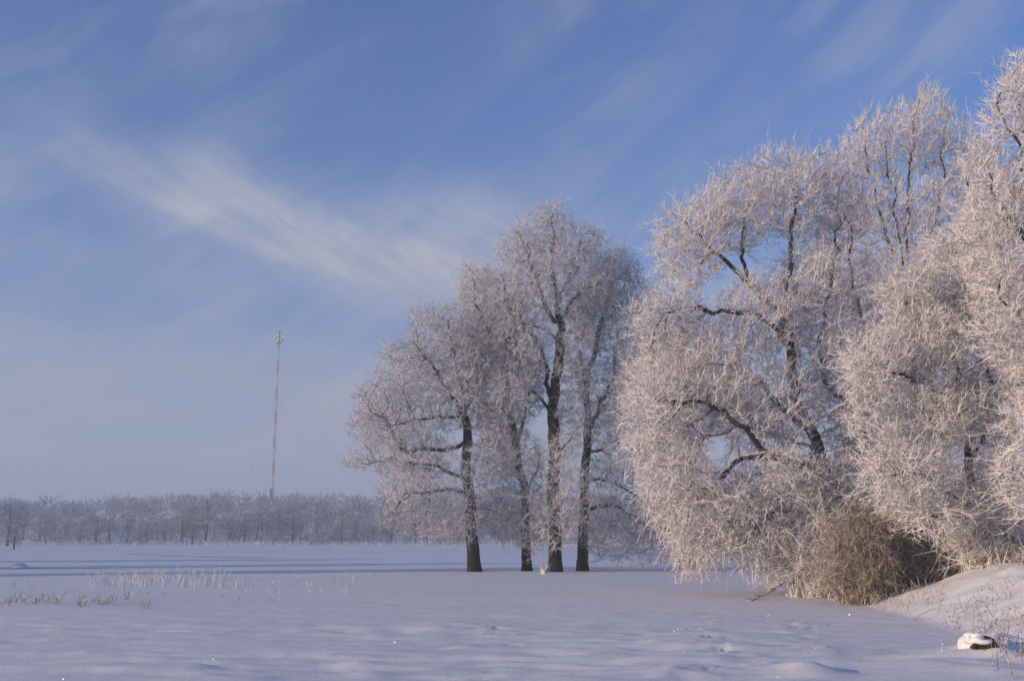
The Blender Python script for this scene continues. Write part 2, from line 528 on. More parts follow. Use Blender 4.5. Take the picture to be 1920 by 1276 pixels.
def grow(attr, limbs, step, kill, infl, tropism, rng, wig=0.25, iters=160, clear=0.0):
    """space colonisation from hand-laid limbs; returns nodes and parents"""
    pos, par = [], []
    for k, pl in enumerate(limbs):
        if k == 0:
            for i, p in enumerate(pl): pos.append(p); par.append(i - 1)
        else:
            P = np.array(pos); j = int(np.argmin(((P - pl[0]) ** 2).sum(1)))
            last = j
            for p in pl[1:]:
                pos.append(p + rng.normal(0, 0.05 * step, 3)); par.append(last); last = len(pos) - 1
    pos = np.array(pos); par = list(par)
    lock = pos[:, 2] < clear                       # bare lower trunk sprouts nothing
    near = np.zeros(len(attr), int); nd = np.full(len(attr), 1e18)
    def upd(idx, A):
        nonlocal near, nd
        idx = np.asarray([i for i in idx if i >= len(lock) or not lock[i]])
        if len(idx) == 0: return
        for c in range(0, len(idx), 400):
            ii = idx[c:c + 400]
            d2 = ((A[:, None] - pos[ii][None]) ** 2).sum(2)
            b = d2.argmin(1); m = d2[np.arange(len(A)), b]
            up = m < nd
            nd = np.where(up, m, nd); near = np.where(up, ii[b], near)
    A = attr.copy()
    upd(np.arange(len(pos)), A)
    used = {}
    for it in range(iters):
        live = nd < infl * infl
        if live.sum() == 0: break
        dirs = np.zeros((len(pos), 3)); cnt = np.zeros(len(pos))
        np.add.at(dirs, near[live], unit(A[live] - pos[near[live]])); np.add.at(cnt, near[live], 1)
        src = np.nonzero(cnt)[0]
        d = unit(unit(dirs[src]) + tropism + rng.normal(0, wig, (len(src), 3)))
        keep = []
        for k, s in enumerate(src):
            u = used.setdefault(int(s), [])
            if len(u) < 4 and all((d[k] @ w) < 0.85 for w in u): u.append(d[k]); keep.append(k)
        if not keep: break
        src, d = src[keep], d[keep]
        new = pos[src] + d * step
        n0 = len(pos)
        pos = np.concatenate([pos, new]); par.extend(src.tolist())
        upd(np.arange(n0, len(pos)), A)
        ok = nd > kill * kill
        A, near, nd = A[ok], near[ok], nd[ok]
        if len(A) == 0: break
    return pos, np.array(par)

def radii(pos, par, r_tip, r_base, flare=0.0):
    n = len(pos)
    kids = np.zeros(n, int)
    for i in range(1, n): kids[par[i]] += 1
    leaves = max(2, int((kids == 0).sum()))
    e = math.log(leaves) / math.log(r_base / r_tip)
    acc = np.where(kids == 0, 1.0, 0.0)
    for i in range(n - 1, 0, -1): acc[par[i]] += acc[i]
    r = r_tip * acc ** (1.0 / e)
    main = np.full(n, -1)
    for i in range(1, n):
        p = par[i]
        if main[p] < 0 or acc[i] > acc[main[p]]: main[p] = i
    # even out along the chain
    if flare: r = r * (1 + flare * np.exp(-(pos[:, 2] - pos[0, 2]) / 0.45))
    return r, main, acc

def tube_faces(geo_of, pos, par, r, main, sel):
    """frusta for the selected edges (child index), geo_of(i) picks the collector"""
    dirs = np.zeros_like(pos); idx = np.arange(1, len(pos)); dirs[1:] = unit(pos[1:] - pos[par[1:]]); dirs[0] = (0, 0, 1)
    sm = dirs.copy()
    has = main >= 0
    sm[has] = unit(dirs[has] + dirs[main[has]])
    cls = np.where(r > 0.09, 9, np.where(r > 0.035, 6, np.where(r > 0.016, 4, 3)))
    for g, ids in geo_of.items():
        ids = np.asarray(ids)
        if len(ids) == 0: continue
        for k in (9, 6, 4, 3):
            e = ids[cls[ids] == k]
            if len(e) == 0: continue
            p = par[e]
            cont = main[p] == e
            d0 = np.where(cont[:, None], sm[p], dirs[e])
            r0 = np.where(cont, r[p], np.minimum(r[p] * 0.85, r[e] * 1.25))
            v = np.concatenate([ring(pos[p], d0, r0, k), ring(pos[e], sm[e], r[e], k)], 1)
            base = (np.arange(len(e)) * 2 * k)[:, None]
            q = np.concatenate([base + np.array([i, (i + 1) % k, k + (i + 1) % k, k + i]) for i in range(k)])
            g.add(v.reshape(-1, 3), None, q)

def blob_points(blobs, n, rng, outer=0.4):
    vol = np.array([b[1][0] * b[1][1] * b[1][2] * (b[2] if len(b) > 2 else 1.0) for b in blobs])
    pick = rng.choice(len(blobs), n, p=vol / vol.sum())
    u = unit(rng.normal(size=(n, 3))) * rng.random((n, 1)) ** outer
    c = np.array([b[0] for b in blobs])[pick]; s = np.array([b[1] for b in blobs])[pick]
    return c + u * s

def sprout(pos, par, ids, per, length, rad, rng, up=0.15, droop=0.0, spread=1.0, second=2, follow=0.7, low=-9.0):
    """frosted twigs on the edges IDS; a second order grows from the first"""
    i = np.repeat(ids, per)
    n = len(i)
    t = rng.random((n, 1))
    p0 = pos[par[i]] * (1 - t) + pos[i] * t
    ed = unit(pos[i] - pos[par[i]])
    upz = up * np.clip((p0[:, 2:3] - low) / 4.0, -0.7, 1.0) * np.array([[0, 0, 1.0]])
    d = unit(follow * ed + spread * unit(rng.normal(size=(n, 3))) + upz)
    L = length * rng.uniform(0.55, 1.35, (n, 1))
    p1 = p0 + d * L * 0.5 + rng.normal(0, 0.04, (n, 3)) * L
    d2 = unit(d + rng.normal(0, 0.28, (n, 3)) + np.array([0, 0, 0.35 * up - droop]))
    p2 = p1 + d2 * L * 0.55
    R = rad * rng.uniform(0.8, 1.3, n)
    out = [(p0, p1, p2, R * 1.15, R * 0.75)]
    if second:
        m = n * second
        j = np.repeat(np.arange(n), second)
        s = rng.random((m, 1)) * 0.9
        q0 = np.where(s < 0.5, p0[j] + (p1 - p0)[j] * (s * 2), p1[j] + (p2 - p1)[j] * (s * 2 - 1))
        dd = unit(0.8 * d[j] + 0.85 * unit(rng.normal(size=(m, 3))) + np.array([0, 0, up * 0.8 - droop * 0.3]))
        l2 = L[j] * rng.uniform(0.2, 0.6, (m, 1))
        out.append((q0, q0 + dd * l2, R[j]))
    return out

def make_tree(name, label, cat, dist, limbs_px, blobs_px, n_attr, r_base, *, step=0.32, kill=0.55, infl=3.0, trop=(0, 0, 0.05), wig=0.28, r_tip=0.008,
              thin=0.022, per=4, tw_len=0.38, tw_rad=0.011, up=0.2, droop=0.0, second=2, seed=1, bark='oak_bark', frost='oak_frost', outer=0.4, branch_r=0.05,
              clear=0.0, flare=0.40, spread=1.0, follow=0.7, group=None, hang=None, sink=0.06, gnarl=0.07, low=-9.0, shoots=0.4, shoot_len=0.95):
    rng = np.random.default_rng(seed)
    base_px = limbs_px[0][0]
    b0 = at(base_px[0], base_px[1], dist + (base_px[2] if len(base_px) > 2 else 0))
    gz = ground_z(b0[0], b0[1])
    origin = np.array([b0[0], b0[1], gz - sink])
    def loc(p):
        return at(p[0], p[1], dist + (p[2] if len(p) > 2 else 0.0)) - origin
    limbs = []
    for k, l in enumerate(limbs_px):
        pts = [loc(p) for p in l]
        if k == 0: pts[0] = np.zeros(3)
        pl = polyline(pts, step)
        if len(pl) > 4:
            w = rng.normal(0, gnarl, (len(pl), 3)); w[1:-1] = (w[:-2] + w[1:-1] + w[2:]) / 1.8
            w *= np.linspace(0.15 if k == 0 else 0.6, 1.2, len(pl))[:, None]; w[0] = 0
            pl = pl + w
        limbs.append(pl)
    px = dist / 2050.0
    blobs = [(loc(b[:2] + (b[4],)), np.array([b[2] * px, b[5], b[3] * px]), b[6] if len(b) > 6 else 1.0) for b in blobs_px]
    A = blob_points(blobs, n_attr, rng, outer)
    A = A[A[:, 2] > 0.35]
    pos, par = grow(A, limbs, step, kill, infl, np.array(trop), rng, wig, clear=clear)
    r, main, acc = radii(pos, par, r_tip, r_base, flare)
    r[:len(limbs[0])] = np.maximum(r[:len(limbs[0])], r_base * np.linspace(1.0, 0.25, len(limbs[0])) * 0.75)
    r = np.minimum(r, r_base * (1 + flare))
    # split: trunk (first limb), each main branch, fine crown
    n = len(pos)
    owner = np.full(n, -1)
    is_trunk = np.zeros(n, bool); is_trunk[:len(limbs[0])] = True
    groups = {}
    for i in range(1, n):
        if is_trunk[i]: continue
        p = par[i]
        owner[i] = i if (is_trunk[p] and r[i] > branch_r) else (owner[p] if not is_trunk[p] else -1)
    root = thing(name, label, cat, origin, group)
    trunk, crown = Geo(), Geo()
    col = {trunk: [i for i in range(1, n) if is_trunk[i]]}
    bgeo = {}
    fine = []
    for i in range(1, n):
        if is_trunk[i]: continue
        if r[i] > thin and owner[i] >= 0: bgeo.setdefault(owner[i], []).append(i)
        else: fine.append(i)
    trunk_extra = []
    for o_, ids in bgeo.items():
        if len(ids) < 4: trunk_extra += ids
    col[trunk] = col[trunk] + trunk_extra
    bl = []
    for o_, ids in bgeo.items():
        if len(ids) >= 4:
            g = Geo(); col[g] = ids; bl.append(g)
    col[crown] = fine
    tube_faces(col, pos, par, np.maximum(r, tw_rad), main, None)
    ids = np.array([i for i in range(1, n) if r[i] < max(0.03, thin * 1.5) and not (is_trunk[i])])
    for tw in sprout(pos, par, ids, per, tw_len, tw_rad, rng, up, droop, spread, second, follow, low):
        (add_needles if len(tw) == 5 else add_spikes)(crown, *tw)
    tips = np.setdiff1d(np.arange(len(limbs[0]), n), par)
    tips = rng.choice(tips, int(len(tips) * shoots), replace=False)
    for tw in sprout(pos, par, tips, 1, shoot_len, tw_rad * 0.8, rng, up * 0.8, droop * 0.5, 0.35, 6, 1.0, low):      # long shoots that fray the outline
        (add_needles if len(tw) == 5 else add_spikes)(crown, *tw)
    if hang is not None: hang(crown, pos, par, r, rng, origin)
    trunk.obj('trunk', M[bark], root, True)
    for g in bl: g.obj('branch', M[bark], root, True)
    c = crown.obj('crown', M[frost], root, False)
    c['kind'] = 'stuff'
    print(name, 'nodes', n, 'tris', sum(len(t) for t in crown.t) + 2 * sum(len(t) for t in crown.q))
    return root

OAKS = 'old oaks standing together on the snow'
oak_kw = dict(n_attr=8500, step=0.27, kill=0.33, infl=3.0, thin=0.0135, per=2, tw_len=0.60, tw_rad=0.0098, second=4, clear=0.7, outer=0.36, up=0.35, branch_r=0.036)
oak_left = make_tree('oak_tree', 'frosted oak with a long low limb arching down, farthest from the willow', 'tree', 60.0,
    [[(890, 1070), (885, 1000), (880, 935), (873, 880), (875, 800), (868, 750), (858, 700), (850, 650), (838, 600)],
     [(882, 925), (847, 916), (818, 918), (762, 934), (720, 970, -1)],
     [(876, 905), (835, 880), (800, 870), (740, 858), (690, 868)],
     [(870, 780), (811, 781), (775, 787), (735, 800)],
     [(873, 830), (835, 842), (790, 840), (757, 845), (722, 790), (695, 770)],
     [(868, 760), (896, 758), (925, 770, -1)],
     [(874, 800), (850, 740), (815, 690), (780, 650)],
     [(870, 780), (895, 720), (905, 660)]],
    [(830, 640, 70, 75, 0, 3.0), (800, 600, 45, 40, 0, 2), (690, 800, 45, 40, 0, 2), (775, 700, 78, 75, 0, 3.2), (745, 745, 50, 45, 0, 2.4), (720, 790, 60, 60, 0, 2.8), (690, 850, 40, 40, 0, 2.0), (770, 840, 80, 90, 0, 3.5), (860, 720, 90, 100, 0, 3.4),
     (780, 930, 70, 50, -1, 3.0), (745, 965, 40, 40, -1, 1.6), (900, 640, 60, 70, 1, 3), (815, 990, 60, 35, -1.5, 2), (920, 860, 45, 70, 0, 3), (860, 900, 60, 60, -2, 1.5), (850, 985, 55, 40, -1.5, 2), (930, 950, 45, 60, 0.5, 2), (665, 872, 28, 18, 0, 1.5), (700, 740, 40, 35, 0, 2)],
    r_base=0.34, seed=11, group=OAKS, **oak_kw)
make_tree('oak_tree', 'frosted slender leaning oak between the arching limbed oak and the tallest oak', 'tree', 61.5,
    [[(988, 1068), (985, 1000), (984, 930), (975, 880), (965, 830), (957, 780), (948, 735), (940, 690), (920, 630), (895, 570), (885, 525)],
     [(970, 830), (985, 775), (995, 730), (1000, 690)],
     [(984, 925), (1000, 890), (1015, 870)],
     [(957, 780), (925, 760), (890, 745)],
     [(940, 690), (955, 620), (950, 560)]],
    [(900, 560, 50, 70, 0, 3), (940, 640, 68, 95, 0, 3.2), (885, 540, 35, 50, 0, 2), (895, 680, 60, 80, 1, 3.2), (985, 720, 50, 80, 0, 2.6), (985, 880, 50, 70, -1, 2.4), (950, 970, 50, 50, -1, 2), (1010, 960, 45, 60, -1.5, 2), (940, 800, 50, 60, 0, 3), (1000, 1000, 45, 40, -1.5, 1.8)],
    r_base=0.26, seed=12, group=OAKS, **oak_kw)
make_tree('oak_tree', 'tallest frosted oak of the row with a high fan shaped crown', 'tree', 59.6,
    [[(1040, 1071), (1040, 980), (1036, 920), (1040, 860), (1037, 790), (1040, 740), (1046, 690), (1048, 640), (1048, 600), (1043, 550), (1038, 500), (1036, 440), (1036, 400)],
     [(1038, 780), (1028, 720), (1020, 669), (1008, 640), (975, 600), (945, 560)],
     [(1048, 605), (1028, 585), (1011, 537), (990, 480), (975, 440)],
     [(1048, 605), (1080, 554), (1108, 540), (1130, 520)],
     [(1046, 575), (1065, 520), (1085, 460), (1095, 430)],
     [(1038, 790), (1012, 745), (985, 725), (965, 728)],
     [(1048, 640), (1020, 615), (990, 610), (960, 620)],
     [(1040, 860), (1060, 830), (1075, 815)]],
    [(1035, 440, 45, 62, 0, 2.6, 1.2), (1000, 460, 55, 60, 0, 2.8), (1080, 470, 50, 55, 0, 2.8), (1035, 530, 105, 85, 0, 3.6), (960, 480, 40, 55, 0, 2.4), (1120, 470, 30, 45, 0, 2.2), (960, 560, 50, 70, 0, 3), (1110, 540, 50, 60, 0, 3),
     (985, 650, 70, 70, 0, 3), (1080, 650, 40, 60, 0, 3), (960, 740, 50, 50, -1, 2.5), (1050, 880, 40, 60, -1.5, 2), (1072, 780, 40, 90, .5, 2.4), (1070, 690, 35, 60, 0, 2.4), (1045, 980, 50, 50, -1.5, 1.6), (1075, 930, 40, 60, -1, 2), (1035, 400, 22, 32, 0, 1.6), (1140, 500, 35, 40, 0, 2)],
    r_base=0.35, seed=13, group=OAKS, **{**oak_kw, 'n_attr': 8000, 'trop': (0, 0, 0.10)})
make_tree('oak_tree', 'frosted forked oak whose low boughs hang toward the willow, at the end of the row', 'tree', 61.0,
    [[(1092, 1069), (1094, 1000), (1096, 920), (1098, 860), (1102, 810), (1101, 750), (1095, 700), (1090, 660), (1095, 600), (1110, 560)],
     [(1102, 815), (1120, 770), (1140, 735), (1150, 700), (1155, 640)],
     [(1098, 700), (1115, 660), (1122, 610), (1140, 560), (1150, 520)],
     [(1096, 960), (1140, 948), (1190, 968), (1230, 1005), (1255, 1040)],
     [(1098, 900), (1140, 900), (1185, 925), (1225, 960)],
     [(1100, 850), (1135, 835), (1170, 825)]],
    [(1145, 560, 55, 70, 1, 3), (1110, 600, 50, 60, 0, 3), (1165, 640, 55, 90, 0, 3), (1200, 560, 30, 50, 1, 2), (1160, 500, 40, 35, .5, 2.2), (1110, 720, 40, 60, 0, 2.6), (1165, 760, 50, 60, 0, 3), (1160, 860, 55, 50, 0, 3), (1190, 960, 70, 45, 0, 2.6), (1215, 1015, 55, 35, 0, 2.2),
     (1130, 1000, 45, 40, -1, 2), (1135, 920, 45, 45, -1, 2), (1130, 790, 40, 60, 0, 2.4), (1180, 510, 30, 30, 1, 2), (1185, 580, 40, 50, 1, 2), (1240, 1035, 45, 28, 0, 2), (1160, 1030, 50, 28, 0, 2)],
    r_base=0.30, seed=14, group=OAKS, **{**oak_kw, 'droop': 0.12})
make_tree('oak_tree', 'frosted oak standing close behind the spreading willow, apart from its four neighbours', 'tree', 65.0,
    [[(1286, 1065), (1288, 980), (1292, 900), (1290, 830), (1282, 750), (1275, 680), (1280, 600)],
     [(1292, 880), (1320, 820), (1350, 760)], [(1286, 790), (1250, 730), (1225, 680)]],
    [(1270, 640, 80, 90, 0, 3.5), (1330, 720, 70, 90, 0, 3.5), (1225, 700, 50, 80, 0, 3), (1280, 800, 80, 60, 0, 3)],
    r_base=0.36, seed=15, group=OAKS, **{**oak_kw, 'n_attr': 2200})

# willow grove on the bank
def hanging(px_lo, n, length, rad):
    def fn(crown, pos, par, r, rng, origin):
        ids = np.array([i for i in range(1, len(pos)) if r[i] < 0.03 and pos[i, 2] < px_lo])
        if len(ids) == 0: return
        i = rng.choice(ids, n)
        p = pos[i].copy()
        d = unit(unit(pos[i] - pos[par[i]]) * 0.6 + rng.normal(0, 0.35, (n, 3)))
        L = length * rng.uniform(0.5, 1.3, (n, 1))
        L = np.minimum(L, np.maximum(0.25, (p[:, 2:3] - 0.2)) * 1.1)
        R = np.full(n, rad)
        for s in range(4):
            d2 = unit(d + np.array([0, 0, -0.42]) + rng.normal(0, 0.12, (n, 3)))
            p2 = p + d2 * L / 4
            add_bars(crown, p, p2, R, R, 3)
            k = 2
            j = np.repeat(np.arange(n), k); m = n * k
            t = rng.random((m, 1)); q0 = p[j] * (1 - t) + p2[j] * t
            dd = unit(d2[j] * 0.6 + unit(rng.normal(size=(m, 3))) * 0.9); l = rng.uniform(0.08, 0.26, (m, 1))
            add_spikes(crown, q0, q0 + dd * l, R[j])
            p, d = p2, d2
    return fn

w_kw = dict(bark='willow_bark', frost='willow_frost', flare=0.1, infl=2.4, follow=1.0, spread=0.75, low=3.2)
make_tree('willow_tree', 'broad frosted willow spreading its twigs low over the ice beside the bare oaks', 'tree', 36.0,
    [[(1625, 1060), (1590, 990), (1555, 900), (1532, 830), (1508, 785), (1490, 710), (1485, 650), (1480, 600), (1474, 540), (1480, 480), (1490, 400), (1490, 340)],
     [(1510, 800), (1480, 775, -.5), (1450, 742, -.8), (1415, 710, -1), (1370, 690, -1)],
     [(1575, 945), (1559, 898, -.5), (1517, 876, -1), (1470, 862, -1.5), (1432, 852, -1.8), (1394, 860, -2), (1351, 894, -2), (1313, 930, -2)],
     [(1432, 852, -1.8), (1415, 830, -2), (1377, 788, -2.2), (1330, 760, -2.2), (1280, 750, -2.2)],
     [(1484, 640), (1450, 575, .3), (1411, 533, .3), (1377, 507, .2), (1330, 465, 0), (1300, 431, 0), (1275, 400, 0)],
     [(1411, 533, .3), (1392, 486, .5), (1390, 420, .8), (1402, 360, 1)],
     [(1484, 660), (1440, 600, -.5), (1381, 588, -1), (1310, 581, -1.2), (1245, 590, -1)],
     [(1600, 1000), (1620, 900, .6), (1625, 800, 1), (1600, 755, 1), (1559, 730, 1), (1535, 690, 1), (1545, 600, 1), (1560, 500, 1), (1570, 420, 1)],
     [(1610, 780, 1), (1620, 640, 1.5), (1601, 537, 1.5), (1588, 486, 1.5), (1600, 420, 1.5)],
     [(1590, 980), (1540, 955, -1.2), (1490, 957, -2), (1440, 965, -2.5), (1400, 990, -2.8)],
     [(1535, 840), (1500, 830, 1), (1400, 800, 2.2), (1310, 820, 2.6)]],
    [(1290, 465, 75, 95, 0, 2.0), (1385, 400, 75, 95, .5, 2.2), (1480, 370, 62, 100, 0, 2.2), (1570, 400, 60, 90, 1, 2.2), (1245, 600, 75, 60, -1, 2), (1430, 335, 40, 60, 0, 1.6), (1540, 330, 40, 60, .5, 1.6), (1330, 400, 50, 60, 0, 1.6), (1235, 780, 75, 110, -1, 2.4), (1330, 720, 110, 100, -1.2, 2.2),
     (1420, 600, 90, 90, -.5, 2.0), (1520, 560, 90, 120, .5, 2.4), (1270, 900, 70, 90, -1.6, 2.2), (1350, 960, 110, 90, -1.8, 2.2), (1470, 930, 100, 90, -2, 1.8), (1430, 1020, 110, 45, -2.2, 1.8), (1310, 1020, 60, 50, -1.8, 1.8),
     (1570, 700, 80, 120, 0, 2.2), (1430, 760, 110, 90, -1, 2.2), (1250, 700, 90, 80, 1, 2.5), (1630, 800, 70, 120, 1, 2), (1560, 900, 70, 70, -.5, 1.8), (1620, 560, 50, 90, 1, 1.8)],
    n_attr=13500, r_base=0.28, step=0.21, kill=0.26, thin=0.022, per=2, tw_len=0.55, tw_rad=0.0092, second=4, up=0.48, droop=0.08, seed=21, hang=hanging(5.0, 1700, 0.9, 0.0085), trop=(0, 0, 0.12), **{**w_kw, 'infl': 2.0})
make_tree('deciduous_tree', 'tall frosted tree with a fan of upright stems rising behind the willow', 'tree', 47.0,
    [[(1722, 1062), (1715, 800), (1708, 640), (1702, 520), (1700, 420), (1703, 320), (1712, 230), (1725, 180)],
     [(1706, 600), (1675, 480), (1650, 400), (1625, 310), (1612, 250)],
     [(1704, 560), (1682, 440), (1668, 330), (1662, 240)],
     [(1706, 610), (1740, 470), (1760, 370), (1772, 270), (1770, 190)],
     [(1707, 640), (1770, 500), (1800, 400), (1812, 320)]],
    [(1625, 290, 45, 90, 0, 2.2), (1680, 280, 55, 90, 0, 2.4), (1735, 250, 55, 85, 0, 2.4), (1785, 310, 45, 85, 0, 2.2), (1830, 330, 45, 90, .5, 2.2), (1590, 330, 40, 70, 0, 2), (1700, 400, 80, 70, 0, 2.4), (1840, 450, 70, 90, .5, 2.4), (1640, 400, 45, 60, 0, 2), (1595, 440, 55, 80, 0, 2), (1570, 540, 60, 80, 1, 2), (1760, 420, 70, 70, 0, 2.4), (1700, 520, 90, 100, 0, 2.6), (1640, 620, 90, 120, .5, 2.6), (1780, 640, 100, 120, .5, 2.6), (1650, 800, 80, 120, -.5, 2.4), (1760, 850, 110, 130, 0, 2.6)],
    n_attr=10000, r_base=0.22, step=0.26, kill=0.34, thin=0.024, per=2, tw_len=0.62, tw_rad=0.0105, second=4, up=0.75, seed=22, **{**w_kw, 'trop': (0, 0, 0.35)})
make_tree('deciduous_tree', 'thin trunked frosted tree standing on the crest of the snowy bank', 'tree', 29.5,
    [[(1815, 1080), (1814, 1000), (1816, 900), (1812, 810), (1797, 775), (1793, 700), (1792, 640), (1788, 560), (1790, 480)],
     [(1797, 775), (1765, 740), (1735, 725, -.5), (1700, 700, -1), (1650, 690, -1.4), (1600, 670, -1.6)],
     [(1815, 880), (1845, 800, -.5), (1855, 700, -.8), (1870, 600, -1)],
     [(1814, 950), (1770, 910, -.8), (1720, 890, -1.5), (1680, 890, -2)],
     [(1814, 930), (1860, 890, -.6), (1900, 880, -1)],
     [(1815, 985), (1760, 965, -1), (1735, 970, -1.6)]],
    [(1640, 680, 70, 60, -1.4, 1.3), (1730, 650, 80, 80, -.6, 1.6), (1800, 560, 70, 90, 0, 1.6), (1870, 580, 60, 100, -.8, 1.6), (1860, 760, 80, 90, -.6, 1.6), (1750, 780, 80, 70, -.8, 1.5), (1690, 890, 75, 75, -1.7, 1.3), (1760, 960, 70, 55, -1.6, 1.0), (1880, 900, 70, 70, -1, 1.4), (1650, 830, 40, 50, -1.6, 1), (1780, 470, 50, 50, 0, 1.3), (1840, 440, 60, 60, -.3, 1.3), (1700, 560, 60, 60, -.5, 1.3), (1900, 720, 60, 90, -1, 1.4), (1620, 760, 40, 60, -1.2, 1)],
    n_attr=9500, r_base=0.11, step=0.17, kill=0.20, thin=0.016, r_tip=0.006, per=2, tw_len=0.46, tw_rad=0.0088, second=4, up=0.36, droop=0.05, trop=(0, 0, 0.1), seed=23, branch_r=0.028, **{**w_kw, 'infl': 1.8})
make_tree('willow_tree', 'tall frosted willow leaning out over the weedy end of the snow bank', 'tree', 25.5,
    [[(2080, 1110), (2050, 950), (2015, 800), (1985, 640), (1965, 500), (1950, 380), (1940, 260), (1935, 160)],
     [(2000, 720), (1950, 640), (1910, 590), (1870, 560)],
     [(1970, 530), (1920, 450), (1885, 390), (1860, 340)],
     [(1950, 380), (1915, 300), (1890, 220), (1870, 170)],
     [(2030, 870), (1970, 800), (1925, 780)]],
    [(1890, 210, 45, 70, 0, 1.2), (1945, 190, 45, 100, 0, 1.3), (1880, 370, 65, 70, 0, 1.4), (1960, 380, 70, 120, 0, 1.5), (1880, 510, 70, 70, 0, 1.5), (1940, 640, 70, 90, 0, 1.5), (1860, 620, 40, 50, 0, 1.2), (2010, 560, 90, 180, 0, 1.6), (1935, 780, 50, 60, 0, 1.2), (1840, 300, 35, 50, 0, 1.0), (1850, 430, 50, 60, 0, 1.2), (1915, 135, 25, 40, 0, .8), (1925, 900, 60, 80, .5, 1.2)],
    n_attr=7500, r_base=0.16, step=0.18, kill=0.23, thin=0.018, r_tip=0.006, per=2, tw_len=0.48, tw_rad=0.0088, second=4, up=0.4, seed=24, branch_r=0.035, **{**w_kw, 'infl': 1.8})

# more of the same oaks out of view to the left: their long shadows cross the snow
for k, (x, y, rz) in enumerate([(-60, 40, 0.6), (-72, 53, 2.4), (-86, 67, 4.0)]):
    o = copy_thing(oak_left, 'frosted oak standing apart on the open snow, away from the row of oaks', 'oaks apart from the row')
    o.location = (x, y, ground_z(x, y) - 0.05); o.rotation_euler = (0, 0, rz)

# ------------------------------------------------------------------ far shore wood
def far_tree_meshes(seed, h, w, trunk_h, lean, n_attr, needle, dens, bushy=False):
    rng = np.random.default_rng(seed)
    blobs = []
    if bushy:
        blobs = [(np.array([rng.normal(0, w * 0.22), rng.normal(0, w * 0.22), h * rng.uniform(0.35, 0.6)]), np.array([w * 0.36, w * 0.36, h * 0.38])) for _ in range(4)]
    else:
        for k in range(7):
            t = k / 6
            zc = trunk_h + (h - trunk_h) * (0.12 + 0.70 * t)
            rr = w * 0.5 * math.sin(math.pi * (0.22 + 0.62 * t)) * rng.uniform(0.7, 1.1)
            blobs.append((np.array([rng.normal(0, w * 0.13), rng.normal(0, w * 0.13), zc]), np.array([rr, rr, (h - trunk_h) * 0.2])))
    A = blob_points(blobs, n_attr, rng, 0.36)
    A = A[A[:, 2] > 0.4]
    top = np.array([lean, 0, h * (0.35 if bushy else 0.72)])
    limb = polyline([np.zeros(3), top * 0.4 + rng.normal(0, 0.15, 3) * [1, 1, 0], top * 0.75 + rng.normal(0, 0.25, 3) * [1, 1, 0], top], 0.6)
    pos, par = grow(A, [limb], 0.6, 0.75, 6.0, np.array([0, 0, 0.12]), rng, 0.3, clear=trunk_h * 0.6)
    r, main, acc = radii(pos, par, 0.035, 0.16 if bushy else 0.30, 0.2)
    trunk, crown = Geo(), Geo()
    thick = [i for i in range(1, len(pos)) if r[i] > 0.075]; fine = [i for i in range(1, len(pos)) if r[i] <= 0.075]
    if not thick: thick, fine = fine[:3], fine[3:]
    tube_faces({trunk: thick, crown: fine}, pos, par, r, main, None)
    for tw in sprout(pos, par, np.array([i for i in range(1, len(pos)) if r[i] < 0.11]), dens, needle, 0.04, rng, 0.35, 0.0, 1.0, 3, 0.7):
        (add_needles if len(tw) == 5 else add_spikes)(crown, *tw)
    return trunk, crown

FAR_GROUP = 'frosted trees along the far shore'
FAR_LABEL = 'bare frosted tree in the hazy wood along the far shore'
PROTOS = []
for seed, h, w, th, lean in [(101, 12.5, 9.0, 2.0, 0.3), (102, 12.0, 7.5, 2.6, -0.4), (103, 11.5, 10.5, 1.6, 0.2), (104, 13.0, 6.5, 2.2, 0.1), (105, 11.0, 8.0, 1.2, -0.2)]:
    PROTOS.append((far_tree_meshes(seed, h, w, th, lean, 620, 1.0, 2), h))
SHRUB = (far_tree_meshes(110, 6.5, 8.5, 0.2, 0.0, 420, 0.8, 2, True), 6.5)
def first_use(proto, label, group):
    (tr, cr), h = proto
    root = thing('far_tree', label, 'tree', (0, 0, 0), group)
    tr.obj('trunk', M['far_bark'], root, True)
    c = cr.obj('crown', M['far_frost_sunlit'], root); c['kind'] = 'stuff'
    return root
proto_obj = [None] * len(PROTOS)
SHAPES = ['broad round topped', 'slender', 'wide spreading', 'narrow upright', 'low branching']
def put_far_tree(px, top_py, dist, k, label=FAR_LABEL, group=FAR_GROUP, rz=0.0, wide=1.0):
    if label == FAR_LABEL: label = '%s frosted tree %s' % (SHAPES[k], 'at the front edge of the far shore wood' if dist < 370 else 'standing deeper in the far shore wood, behind its front edge')
    base = at(px, 1012, dist)
    x = base[0]
    z = ground_z(x, dist)
    h = at(px, top_py, dist)[2] - z
    if proto_obj[k] is None:
        o = first_use(PROTOS[k], label, group); proto_obj[k] = o
    else:
        o = copy_thing(proto_obj[k], label, group)
    if group is None and 'group' in o: del o['group']
    sc = h / PROTOS[k][1]
    o.location = (x, dist, z - 0.1); o.rotation_euler = (0, 0, rz); o.scale = (sc * wide, sc * wide, sc)
    return o
rng = np.random.default_rng(77)
front = [(85, 963), (150, 952), (178, 946), (205, 948), (238, 950), (275, 950), (308, 953), (340, 944), (430, 958), (458, 950), (488, 953), (520, 960), (548, 950), (572, 962), (640, 955), (668, 948), (700, 950)]
front += [(730 + 33 * k + rng.normal(0, 6), 952 + rng.normal(0, 11)) for k in range(22)]
for k, (px, ty) in enumerate(front):
    put_far_tree(px, ty + 4 + rng.normal(0, 12), rng.uniform(338, 366), int(rng.integers(5)), rz=rng.uniform(0, 6.28), wide=rng.uniform(0.9, 1.5))
